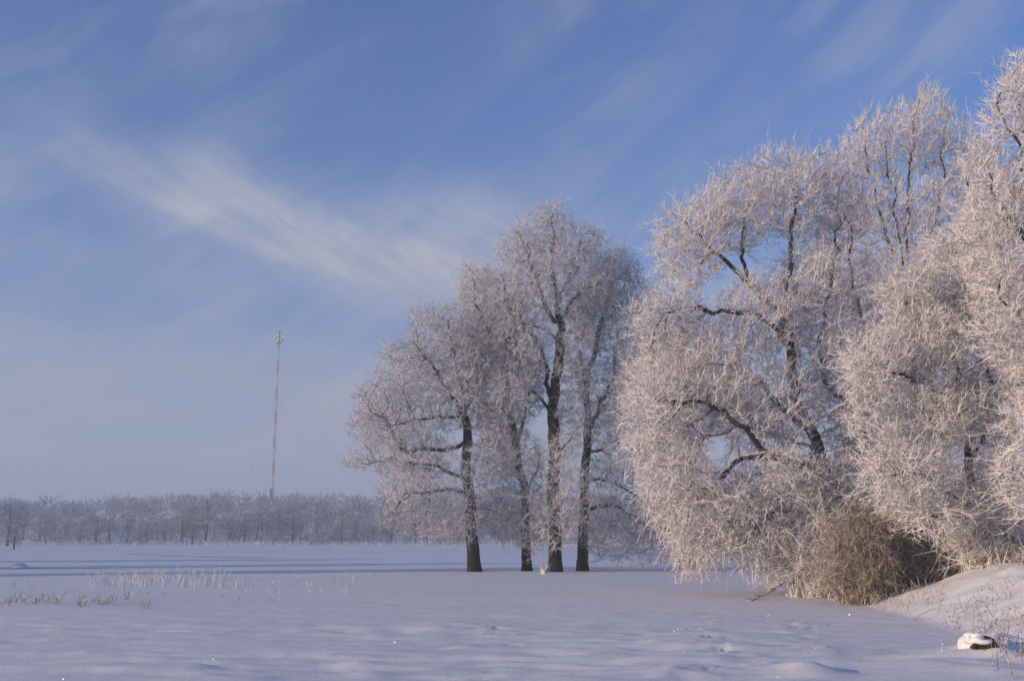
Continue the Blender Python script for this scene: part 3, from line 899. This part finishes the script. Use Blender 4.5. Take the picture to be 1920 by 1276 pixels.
for px in np.arange(-60, 1480, 27):
    put_far_tree(px + rng.normal(0, 7), 957 + rng.normal(0, 11), rng.uniform(375, 425), int(rng.integers(5)), rz=rng.uniform(0, 6.28), wide=rng.uniform(0.85, 1.25))
put_far_tree(385, 931, 338, 2, 'largest round crowned frosted tree of the far shore wood', None, 0.4, 1.15)
put_far_tree(360, 938, 344, 0, 'frosted tree pressed against the largest round crown on the far shore', None, 1.4, 1.0)
put_far_tree(14, 930, 310, 1, 'big dark frosted tree on the far shore behind the lone sapling', None, 2.0, 1.15)
put_far_tree(-25, 935, 312, 4, 'second dark frosted tree on the far shore behind the lone sapling', None, 3.0, 1.15)
put_far_tree(28, 978, 205, 3, 'lone small frosted sapling on the open snow before the far wood', None, 1.0, 1.3)
(tr, cr), h = SHRUB
def put_shrub(px, top_py, dist, label, src=None, rz=0.0):
    base = at(px, 1012, dist); z = ground_z(base[0], dist)
    if src is None:
        o = thing('frosted_shrub', label, 'shrub')
        tr.obj('trunk', M['far_bark'], o, True); c = cr.obj('crown', M['far_frost_sunlit'], o); c['kind'] = 'stuff'
    else: o = copy_thing(src, label)
    sc = (at(px, top_py, dist)[2] - z) / h
    o.location = (base[0], dist, z - 0.1); o.scale = (sc,) * 3; o.rotation_euler = (0, 0, rz)
    return o
sh = put_shrub(606, 971, 330, 'pale rounded frosted shrub on the far shore, brightest along the wood')
sh['group'] = 'frosted shrubs along the far shore'
for k, px in enumerate([118, 262, 512, 640, 690, 770, 860, 945, 1010, 1150, 1240]):
    o = put_shrub(px, 985 + rng.normal(0, 5), rng.uniform(330, 336), 'low frosted shrub at the foot of the far shore wood', sh, rng.uniform(0, 6))
    o['group'] = 'frosted shrubs along the far shore'

def build_far_woodland():
    rng = np.random.default_rng(31)
    g = Geo()
    n = 430
    Y = rng.uniform(425, 720, n); X = rng.uniform(-0.62, 0.34, n) * Y
    Z = height(X, Y)
    for x, y, z in zip(X, Y, Z):
        h = rng.uniform(10, 15); w = h * rng.uniform(0.35, 0.5)
        m = 90
        u = unit(rng.normal(size=(m, 3))) * rng.random((m, 1)) ** 0.33
        p = np.array([x, y, z + h * 0.6]) + u * np.array([w, w, h * 0.42])
        d = unit(u + np.array([0, 0, 0.5]) + rng.normal(0, 0.4, (m, 3)))
        L = rng.uniform(1.4, 3.0, (m, 1))
        add_spikes(g, p - d * L * 0.5, p + d * L * 0.7, np.full(m, 0.24))
        add_bars(g, np.array([[x, y, z - 0.3]]), np.array([[x, y, z + h * 0.6]]), 0.3, 0.15)
    # undergrowth between the trunks
    m = 4200
    y = rng.uniform(345, 470, m); x = rng.uniform(-0.58, 0.34, m) * y
    p = np.stack([x, y, height(x, y)], 1)
    d = unit(np.array([0, 0, 1.0]) + rng.normal(0, 0.6, (m, 3))); d[:, 2] = np.abs(d[:, 2]); L = rng.uniform(1.0, 3.4, (m, 1))
    add_spikes(g, p, p + d * L, np.full(m, 0.16))
    o = g.obj('far_woodland', M['hill_frost_unlit'])
    o['kind'] = 'stuff'; o['label'] = 'hazy frosted woodland covering the low rise behind the far shore'; o['category'] = 'woodland'
build_far_woodland()

def build_shore_reeds():
    rng = np.random.default_rng(41)
    g = Geo(); n = 5200
    y = rng.uniform(305, 342, n); x = rng.uniform(-190, 130, n)
    keep = vnoise(x / 7, y / 5, 9) > 0.35
    x, y = x[keep], y[keep]; n = len(x)
    p = np.stack([x, y, height(x, y) - 0.05], 1)
    tip = p + np.stack([rng.normal(0, 0.3, n), rng.normal(0, 0.2, n), rng.uniform(0.6, 2.0, n)], 1)
    add_needles(g, p, (p + tip) / 2, tip, np.full(n, 0.07), np.full(n, 0.06))
    o = g.obj('shore_reeds', M['reed']); o['kind'] = 'stuff'; o['label'] = 'pale frosted reeds fringing the far shore of the frozen meadow'; o['category'] = 'reeds'
build_shore_reeds()

# ------------------------------------------------------------------ radio mast
def build_mast():
    dist = 500.0
    base = at(507, 1012, dist); x0 = base[0]
    z0 = ground_z(x0, dist)
    top = at(518, 620, dist)[2] - z0
    root = thing('radio_mast', 'tall thin red and white lattice radio mast rising behind the far wood', 'mast', (x0, dist, z0))
    hw = 0.55
    corners = np.array([[math.cos(a), math.sin(a), 0] for a in (0.5, 0.5 + 2.0944, 0.5 + 4.18879)]) * hw
    seg = 6.0
    n = int((top - 6) // seg)
    for k in range(n + 1):
        za = k * seg; zb = min(za + seg, top - 5.0)
        if zb - za < 1: continue
        g = Geo()
        steps = max(2, int(round((zb - za) / 1.6)))
        for i in range(3):
            a, b = corners[i], corners[(i + 1) % 3]
            add_bars(g, a + [0, 0, za], a + [0, 0, zb], 0.12, 0.12)
            for s_ in range(steps):
                h0 = za + (zb - za) * s_ / steps; h1 = za + (zb - za) * (s_ + 1) / steps
                add_bars(g, a + [0, 0, h0], b + [0, 0, h1], 0.06, 0.06)
                add_bars(g, a + [0, 0, h1], b + [0, 0, h1], 0.06, 0.06)
        g.obj('lattice_section', M['red' if (n - k) % 2 == 0 else 'white'], root)
    def drum(z, r, hgt, mat, name, off=(0, 0)):
        g = Geo()
        add_bars(g, [off[0], off[1], z], [off[0], off[1], z + hgt], r, r, 10)
        for zz, flip in ((z, 1), (z + hgt, 0)):
            th = np.arange(10) * 2 * math.pi / 10
            v = np.concatenate([[[off[0], off[1], zz + (0.2 if not flip else -0.2)]], np.stack([off[0] + r * np.cos(th), off[1] + r * np.sin(th), np.full(10, zz)], 1)])
            g.add(v, np.array([[0, 1 + i, 1 + (i + 1) % 10] for i in range(10)]))
        return g.obj(name, M[mat], root)
    drum(top - 8.32, 0.88, 0.32, 'steel', 'platform')
    drum(top - 5.92, 1.44, 0.48, 'red', 'platform')
    drum(top - 5.44, 0.88, 2.08, 'white', 'antenna_drum')
    drum(top - 5.12, 0.60, 1.44, 'steel', 'dish_antenna', (1.8, -0.4))
    drum(top - 4.48, 0.48, 1.12, 'white', 'dish_antenna', (-1.4, -0.6))
    drum(top - 2.96, 0.96, 0.32, 'red', 'platform')
    drum(top - 2.64, 0.60, 1.68, 'steel', 'antenna_drum')
    drum(top - 0.88, 1.20, 0.32, 'red', 'platform')
    g = Geo(); add_bars(g, [0, 0, top - 1], [0, 0, top + 1.2], 0.15, 0.08); g.obj('antenna_tip', M['white'], root)
    drum(14.0, 0.6, 3.6, 'white', 'equipment_cabinet', (-1.1, -0.6))
    for zz in (top * 0.40, top * 0.66, top * 0.90):
        for a in (0.5, 0.5 + 2.0944, 0.5 + 4.18879):
            g = Geo()
            e = np.array([math.cos(a), math.sin(a), 0]) * zz * 0.62
            add_bars(g, np.array([math.cos(a), math.sin(a), 0]) * hw + [0, 0, zz], e + [0, 0, 0.5], 0.035, 0.035)
            g.obj('guy_wire', M['steel'], root)
build_mast()

# ------------------------------------------------------------------ bushes, reeds and weeds near by
def on_terrain(px, py):
    r = ray(px, py); o = np.array([0, 0, EYE])
    t = np.linspace(8, 120, 4000) / r[1]
    P = o + t[:, None] * r
    below = P[:, 2] < height(P[:, 0], P[:, 1])
    k = int(np.argmax(below)) if below.any() else len(P) - 1
    return P[k]

def arch_bush(name, label, cat, centre, n, h, spread, foot, rad, mat, seed, droop=0.65, spikes=3, bias=(0, 0)):
    rng = np.random.default_rng(seed)
    root = np.array([centre[0], centre[1], ground_z(centre[0], centre[1]) - 0.03])
    g = Geo()
    ph = rng.uniform(0, 2 * math.pi, n)
    f = foot * np.sqrt(rng.random(n))
    b = np.stack([f * np.cos(ph * 1.7), f * np.sin(ph * 1.7), np.zeros(n)], 1)
    b[:, 2] = height(b[:, 0] + root[0], b[:, 1] + root[1]) - root[2] - 0.03
    out = np.stack([np.cos(ph) + bias[0], np.sin(ph) + bias[1], np.zeros(n)], 1) * (spread * rng.uniform(0.15, 1.0, n))[:, None]
    H = h * rng.uniform(0.2, 1.0, n) * (0.65 + 0.5 * vnoise(np.cos(ph) * 2.2 + 7, np.sin(ph) * 2.2 + 7, seed))
    dr = droop * rng.uniform(0.5, 1.3, n)
    K = 8
    wob = np.cumsum(rng.normal(0, 0.075 * min(1.0, h / 2.5), (K + 1, n, 3)), 0); wob[0] = 0
    def pt(k):
        t = k / K
        z = H * (np.sin(np.pi * 0.5 * np.minimum(1, t * 1.45)) - dr * max(0, t - 0.45) ** 1.4 * 1.5)
        return b + out * t ** 1.3 + np.stack([0 * z, 0 * z, np.maximum(z, 0.0)], 1) + wob[k]
    for k in range(K):
        p, q = pt(k), pt(k + 1)
        r0, r1 = rad * (1.5 - k / K), rad * (1.5 - (k + 1) / K)
        add_bars(g, p, q, r0, r1, 3)
        if k > 1:
            m = n * spikes; j = np.repeat(np.arange(n), spikes)
            t = rng.random((m, 1)); s0 = p[j] * (1 - t) + q[j] * t
            d = unit(unit(q - p)[j] * 0.9 + unit(rng.normal(size=(m, 3))) * 0.9)
            add_spikes(g, s0, s0 + d * rng.uniform(0.10, 0.5, (m, 1)), np.full(m, rad * 0.8))
    o = g.obj(name, M[mat], None, False, root)
    tag(o, label, cat)
    return o

p = ground_at(1648, 1136)
arch_bush('willow_bush', 'dense brown bush of drooping twigs at the foot of the snow bank', 'bush', (p[0], p[1] + 0.9), 330, 3.0, 1.35, 0.75, 0.0065, 'bush_twig', 51, 0.7, 6, (-0.25, -0.1))
p = at(1745, 1090, 31.0)
arch_bush('bramble_bush', 'dark tangled undergrowth bush filling the gap behind the snow bank', 'bush', (p[0], p[1]), 520, 2.2, 2.0, 1.4, 0.008, 'bush_twig', 52, 0.6, 3)
p = at(1560, 1090, 33.5)
arch_bush('willow_bush', 'frosted thicket of arching shoots around the leaning willow trunk', 'bush', (p[0], p[1]), 800, 3.2, 2.4, 1.4, 0.008, 'willow_frost', 53, 0.7, 3)
p = at(1885, 1075, 29.0)
arch_bush('bramble_bush', 'frosted bush of looping white shoots on top of the snow bank', 'bush', (p[0], p[1]), 420, 1.6, 1.6, 1.1, 0.009, 'willow_frost', 54, 0.9, 3)
p = at(1700, 1075, 34.0)
arch_bush('willow_bush', 'tall frosted thicket between the leaning willow and the thin trunked tree', 'bush', (p[0], p[1]), 480, 4.4, 2.4, 1.3, 0.010, 'willow_frost', 55, 0.5, 4)
p = at(1860, 1060, 34.0)
arch_bush('willow_bush', 'tall frosted thicket behind the thin trunked tree on the bank', 'bush', (p[0], p[1]), 420, 4.2, 2.6, 1.5, 0.010, 'willow_frost', 56, 0.5, 4)

def blades(g, base, tip_off, rad, bend, rng):
    mid = base + tip_off * 0.55 + np.stack([bend * 0.0, bend * 0.0, np.abs(tip_off[:, 2]) * 0.08], 1)
    add_needles(g, base, mid, base + tip_off, rad, rad * 0.8)

def reed_patch(name, label, spots, seed, hmin, hmax, rad):
    """spots: (px0, px1, py0, py1, n)"""
    rng = np.random.default_rng(seed); g = Geo()
    for (a, b, c, d, n) in spots:
        P = np.array([ground_at(rng.uniform(a, b), rng.uniform(c, d)) for _ in range(n)])
        keep = vnoise(P[:, 0] * 0.9, P[:, 1] * 0.5, seed) > 0.36
        P = P[keep]; n = len(P)
        P[:, 2] = height(P[:, 0], P[:, 1]) - 0.02
        hh = rng.uniform(hmin, hmax, n) * (0.6 + 0.7 * vnoise(P[:, 0] * 0.5, P[:, 1] * 0.3, seed + 5))
        off = np.stack([rng.normal(0.05, 0.22, n) * hh, rng.normal(0, 0.15, n) * hh, hh], 1)
        blades(g, P, off, np.full(n, rad), np.zeros(n), rng)
        # broken tips bending over
        m = n // 2
        tip = P[:m] + off[:m]
        add_spikes(g, tip - off[:m] * 0.06, tip + np.stack([rng.normal(0, 0.12, m), rng.normal(0, 0.08, m), rng.uniform(-0.12, 0.05, m)], 1), np.full(m, rad * 1.2))
    o = g.obj(name, M['reed']); o['kind'] = 'stuff'; o['label'] = label; o['category'] = 'reeds'
reed_patch('reed_bed', 'pale frosted reed stubble poking through the open snow', [(165, 430, 1080, 1103, 420), (220, 420, 1080, 1096, 260), (430, 660, 1090, 1114, 90), (0, 70, 1096, 1108, 70), (600, 720, 1060, 1110, 24), (1150, 1260, 1058, 1066, 300)], 61, 0.15, 0.62, 0.0085)

rng = np.random.default_rng(63)
TUFT_GROUP = 'dry grass tufts poking through the open snow'
for k, px in enumerate([4, 24, 38, 58, 75, 92, 104, 150, 160, 178, 190, 203, 216, 236, 262, 278, 392, 418, 443, 300, 520]):
    py = 1132 + rng.normal(0, 5) if px < 290 else 1122 + rng.normal(0, 5)
    c = ground_at(px, py); c[2] = ground_z(c[0], c[1]) - 0.015
    g = Geo(); n = int(rng.integers(7, 15)) if px < 290 else 4
    b = np.stack([rng.normal(0, 0.09, n), rng.normal(0, 0.07, n), np.zeros(n)], 1)
    hh = rng.uniform(0.10, 0.40, n) * rng.uniform(0.6, 1.2) * (1 if px < 290 else 0.45)
    lean = rng.normal(0.25, 0.45, n)
    mid = b + np.stack([lean * hh * 0.4, rng.normal(0, 0.05, n), hh * 0.8], 1)
    tip = mid + np.stack([lean * hh * 0.7, rng.normal(0, 0.06, n), hh * rng.uniform(-0.25, 0.3, n)], 1)
    add_needles(g, b, mid, tip, np.full(n, 0.008), np.full(n, 0.008))
    tag(g.obj('grass_tuft', M['dry_stem'], None, False, c), 'bent tuft of dry frosted grass in the open snow nearer than the reed stubble', 'grass tuft', TUFT_GROUP)

def build_bank_grass():
    rng = np.random.default_rng(65); g = Geo(); n = 5200
    x = rng.uniform(7.5, 17, n); y = rng.uniform(16.5, 36, n)
    d = shore_dist(x, y)
    w = np.where(y < 24, (d > 0.25) & (d < 3.0) & (vnoise(x * 1.3, y * 1.3, 71) > 0.66), (d > -0.05) & (d < 1.3) & (y > 25.2) | (d > 3.0) & (vnoise(x, y, 72) > 0.35))
    x, y = x[w], y[w]; n = len(x)
    p = np.stack([x, y, height(x, y) - 0.02], 1)
    h = rng.uniform(0.10, 0.42, n)
    off = np.stack([rng.normal(0, 0.5, n) * h, rng.normal(0, 0.4, n) * h, h], 1)
    mid = p + off * 0.6 + np.stack([0 * h, 0 * h, 0.15 * h], 1)
    add_needles(g, p, mid, p + off, np.full(n, 0.006), np.full(n, 0.0055))
    o = g.obj('bank_grass', M['dry_stem']); o['kind'] = 'stuff'; o['label'] = 'dry frosted grass along the snowy bank'; o['category'] = 'grass'
build_bank_grass()

def weed(label, path_px, heads, seed, rad=0.006, group=None):
    """a dead stem; the first pixel is its foot on the snow"""
    rng = np.random.default_rng(seed)
    foot = on_terrain(*path_px[0])
    pts = [at(a, b, foot[1] + 0.15 * k) - foot for k, (a, b) in enumerate(path_px)]
    pl = polyline(pts, 0.08)
    root = thing('dry_weed', label, 'weed', foot - np.array([0, 0, 0.03]), group)
    g = Geo()
    r = np.linspace(rad * 1.3, rad * 0.6, len(pl))
    add_bars(g, pl[:-1], pl[1:], r[:-1], r[1:], 4)
    g.obj('stem', M['dry_stem'], root, True)
    for k in range(heads):
        i = int(len(pl) * rng.uniform(0.35, 0.98)); q = pl[min(i, len(pl) - 1)]
        g = Geo()
        d = unit(np.array([rng.normal(0, 0.8), rng.normal(0, 0.5), rng.uniform(0.1, 0.9)]))
        e = q + d * rng.uniform(0.06, 0.18)
        add_bars(g, q[None], e[None], rad * 0.6, rad * 0.5, 4)
        m = 9
        u = unit(rng.normal(size=(m, 3)) + d * 0.5)
        add_spikes(g, np.repeat(e[None], m, 0) - u * 0.004, e + u * rng.uniform(0.015, 0.04, (m, 1)), np.full(m, 0.007))
        g.obj('seed_head', M['dry_stem'], root)
    return root
weed('slanting dead weed stem at the tip of the snow bank', [(1788, 1203), (1776, 1170), (1768, 1145), (1763, 1130)], 4, 1)
weed('longest dead weed stem leaning across the snow capped stone', [(1901, 1274), (1888, 1225), (1872, 1175), (1855, 1140), (1838, 1116)], 10, 2, 0.007)
weed('dead weed with side heads leaning over behind the snow capped stone', [(1850, 1192), (1842, 1160), (1832, 1140), (1828, 1132)], 6, 3)
weed('dead weed stem arched over in a hoop beside the snow capped stone', [(1846, 1188), (1825, 1166), (1806, 1149), (1796, 1153), (1795, 1165)], 4, 4)
weed('short straight dead weed standing on the smooth snow bank', [(1862, 1139), (1861, 1115), (1861, 1096)], 2, 5)
weed('thick dead weed standing by the longest leaning stem', [(1913, 1236), (1914, 1190), (1918, 1140)], 8, 6, 0.009)
weed('thin dead weed halfway up the snow bank', [(1888, 1140), (1884, 1120), (1879, 1098)], 3, 7, 0.005)
weed('low twig lying on the snow below the bank tip', [(1764, 1204), (1775, 1205), (1792, 1208)], 2, 8)
weed('bowed pale weed at the bottom edge of the snow bank', [(1712, 1163), (1725, 1150), (1745, 1140), (1765, 1138)], 3, 9, 0.006)
rng = np.random.default_rng(67)
for k in range(16):
    px = rng.uniform(1862, 1925); py = rng.uniform(1190, 1275)
    weed('thin dead stem in the weed clump by the snow capped stone', [(px, py), (px + rng.normal(4, 5), py - 40), (px + rng.normal(8, 10), py - rng.uniform(60, 110))], int(rng.integers(1, 5)), 100 + k, 0.0045, 'thin dead stems in the weed clump')
for k in range(12):
    px = rng.uniform(1775, 1850); py = rng.uniform(1185, 1200)
    weed('short dead sprig in the weed patch behind the snow capped stone', [(px, py), (px + rng.normal(0, 6), py - 12), (px + rng.normal(2, 10), py - rng.uniform(18, 42))], int(rng.integers(1, 4)), 140 + k, 0.0045, 'short dead sprigs behind the stone')

def lump(r, seed, n_lat=14, n_lon=22, amp=0.15, flat=-0.4):
    rng = np.random.default_rng(seed)
    v, q = [], []
    for i in range(n_lat + 1):
        for j in range(n_lon):
            th, ph = math.pi * i / n_lat, 2 * math.pi * j / n_lon
            v.append([math.sin(th) * math.cos(ph), math.sin(th) * math.sin(ph), math.cos(th)])
    v = np.array(v)
    k = 1 + amp * (vnoise(v[:, 0] * 1.6 + 5 + seed, v[:, 1] * 1.6 + v[:, 2] * 1.3 + 9, seed) * 2 - 1) + amp * 0.5 * (vnoise(v[:, 0] * 3.6 + 5, v[:, 1] * 3.6 + v[:, 2] * 3.1 + 9, seed + 1) * 2 - 1)
    v = v * k[:, None]; v[:, 2] = np.maximum(v[:, 2], flat)
    v = v * np.asarray(r)
    for i in range(n_lat):
        for j in range(n_lon):
            a, b = i * n_lon + j, i * n_lon + (j + 1) % n_lon
            q.append([a, a + n_lon, b + n_lon, b])
    return v, np.array(q)

def build_stone():
    c = ground_at(1846, 1232); c[2] = ground_z(c[0], c[1]) - 0.11
    root = thing('snow_capped_stone', 'dark stone under a thick rounded snow cap at the foot of the bank', 'stone', c)
    v, q = lump((0.20, 0.17, 0.16), 3, 16, 24, 0.3, -1); g = Geo(); g.add(v + [0.0, -0.04, 0.09], None, q); g.obj('stone', M['stone'], root, True)
    g = Geo()
    for r_, off, sd in (((0.23, 0.22, 0.09), (0.01, 0.07, 0.23), 6), ((0.19, 0.17, 0.22), (0.21, 0.05, 0.07), 7), ((0.16, 0.17, 0.17), (-0.17, 0.12, 0.07), 9)):
        v, q = lump(r_, sd, 22, 34, 0.26, -1); g.add(v + np.array(off), None, q)
    g.obj('snow_cap', M['snow'], root, True)
build_stone()

def fallen_branch():
    c = ground_at(1410, 1126); c[2] = ground_z(c[0], c[1])
    rng = np.random.default_rng(91); g = Geo()
    pl = polyline([at(a, b, c[1] + dy) - c for a, b, dy in [(1408, 1126, 0), (1425, 1119, 0.1), (1445, 1108, 0.3), (1466, 1094, 0.6)]], 0.1)
    r = np.linspace(0.012, 0.03, len(pl))
    add_bars(g, pl[:-1], pl[1:], r[:-1], r[1:], 5)
    for k in range(26):
        i = int(rng.integers(0, len(pl))); d = unit(np.array([rng.normal(-0.5, 0.8), rng.normal(0, 0.5), rng.uniform(0.0, 0.5)])); L = rng.uniform(0.15, 0.75)
        add_needles(g, pl[i][None], (pl[i] + d * L * 0.5)[None], (pl[i] + d * L + [0, 0, -0.03])[None], np.array([0.008]), np.array([0.007]))
    tag(g.obj('fallen_branch', M['bush_twig'], None, False, c), 'dead branch dipping onto the ice under the spreading willow', 'branch')
fallen_branch()

c = ground_at(1020, 1076); c[2] = ground_z(c[0], c[1])
rng = np.random.default_rng(93); g = Geo()
v, q = lump((0.13, 0.12, 0.26), 8, amp=0.3); g.add(v + [0, 0, 0.08], None, q)
u = unit(rng.normal(size=(60, 3)) + [0, 0, 0.7]); b0 = np.array([0, 0, 0.15]) + u * 0.15
add_spikes(g, b0, b0 + u * rng.uniform(0.12, 0.4, (60, 1)), np.full(60, 0.018))
tag(g.obj('frosted_stump', M['oak_frost'], None, False, c), 'small rime covered stump beside the tallest oak trunk', 'stump')
c = ground_at(40, 1064); c[2] = ground_z(c[0], c[1])
v, q = lump((0.5, 0.4, 0.30), 12, amp=0.3, flat=-0.1); g = Geo(); g.add(v, None, q)
tag(g.obj('snow_heap', M['snow'], None, True, c), 'small pointed snow heap at the edge of the dark ice strip', 'snow heap')

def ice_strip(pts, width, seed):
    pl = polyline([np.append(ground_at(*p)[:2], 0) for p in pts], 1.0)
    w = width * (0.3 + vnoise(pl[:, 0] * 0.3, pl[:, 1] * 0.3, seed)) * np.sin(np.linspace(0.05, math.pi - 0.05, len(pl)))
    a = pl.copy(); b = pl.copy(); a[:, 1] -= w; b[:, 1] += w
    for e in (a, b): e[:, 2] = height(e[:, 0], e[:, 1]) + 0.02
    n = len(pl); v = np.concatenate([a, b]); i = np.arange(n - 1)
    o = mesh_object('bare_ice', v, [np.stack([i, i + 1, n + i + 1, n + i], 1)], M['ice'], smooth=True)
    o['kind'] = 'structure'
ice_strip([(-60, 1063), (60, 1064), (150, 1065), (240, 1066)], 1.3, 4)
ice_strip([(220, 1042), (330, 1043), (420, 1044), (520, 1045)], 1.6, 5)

def frost_crystals():
    rng = np.random.default_rng(95); n = 24000
    d = 13.0 * (60 / 13.0) ** rng.random(n)
    x = rng.uniform(-0.5, 0.45, n) * d; y = d
    p = np.stack([x, y, height(x, y) + 0.006], 1)
    a = unit(rng.normal(size=(n, 3))); b = unit(np.cross(a, rng.normal(size=(n, 3))))
    s = (0.0026 * rng.uniform(0.6, 1.6, n))[:, None]
    v = np.stack([p + a * s, p - a * s * 0.5 + b * s * 0.87, p - a * s * 0.5 - b * s * 0.87], 1).reshape(-1, 3)
    o = mesh_object('frost_crystals', v, [np.arange(n * 3).reshape(-1, 3)], M['crystal']); o['kind'] = 'stuff'
    o['label'] = 'loose hoar frost crystals glittering on the snow'; o['category'] = 'frost'
frost_crystals()

# ------------------------------------------------------------------ haze
def build_haze():
    x0, x1, y0, y1, z0, z1 = -1500, 1500, -90, 1450, -2.0, 122.0
    v = [(x, y, z) for z in (z0, z1) for y in (y0, y1) for x in (x0, x1)]
    me = bpy.data.meshes.new('haze'); me.from_pydata(v, [], [(0, 2, 3, 1), (4, 5, 7, 6), (0, 1, 5, 4), (2, 6, 7, 3), (0, 4, 6, 2), (1, 3, 7, 5)])
    mt = bpy.data.materials.new('haze'); mt.use_nodes = True
    nt = mt.node_tree
    nt.nodes.remove(nt.nodes['Principled BSDF'])
    pv = nt.nodes.new('ShaderNodeVolumePrincipled')
    pv.inputs['Color'].default_value = (0.80, 0.89, 1.0, 1)
    pv.inputs['Density'].default_value = 0.00095
    pv.inputs['Anisotropy'].default_value = 0.0
    nt.links.new(pv.outputs[0], nt.nodes['Material Output'].inputs['Volume'])
    me.materials.append(mt)
    o = bpy.data.objects.new('haze', me); COL.objects.link(o); o['kind'] = 'stuff'
    o['label'] = 'thin cold winter haze filling the air'
build_haze()
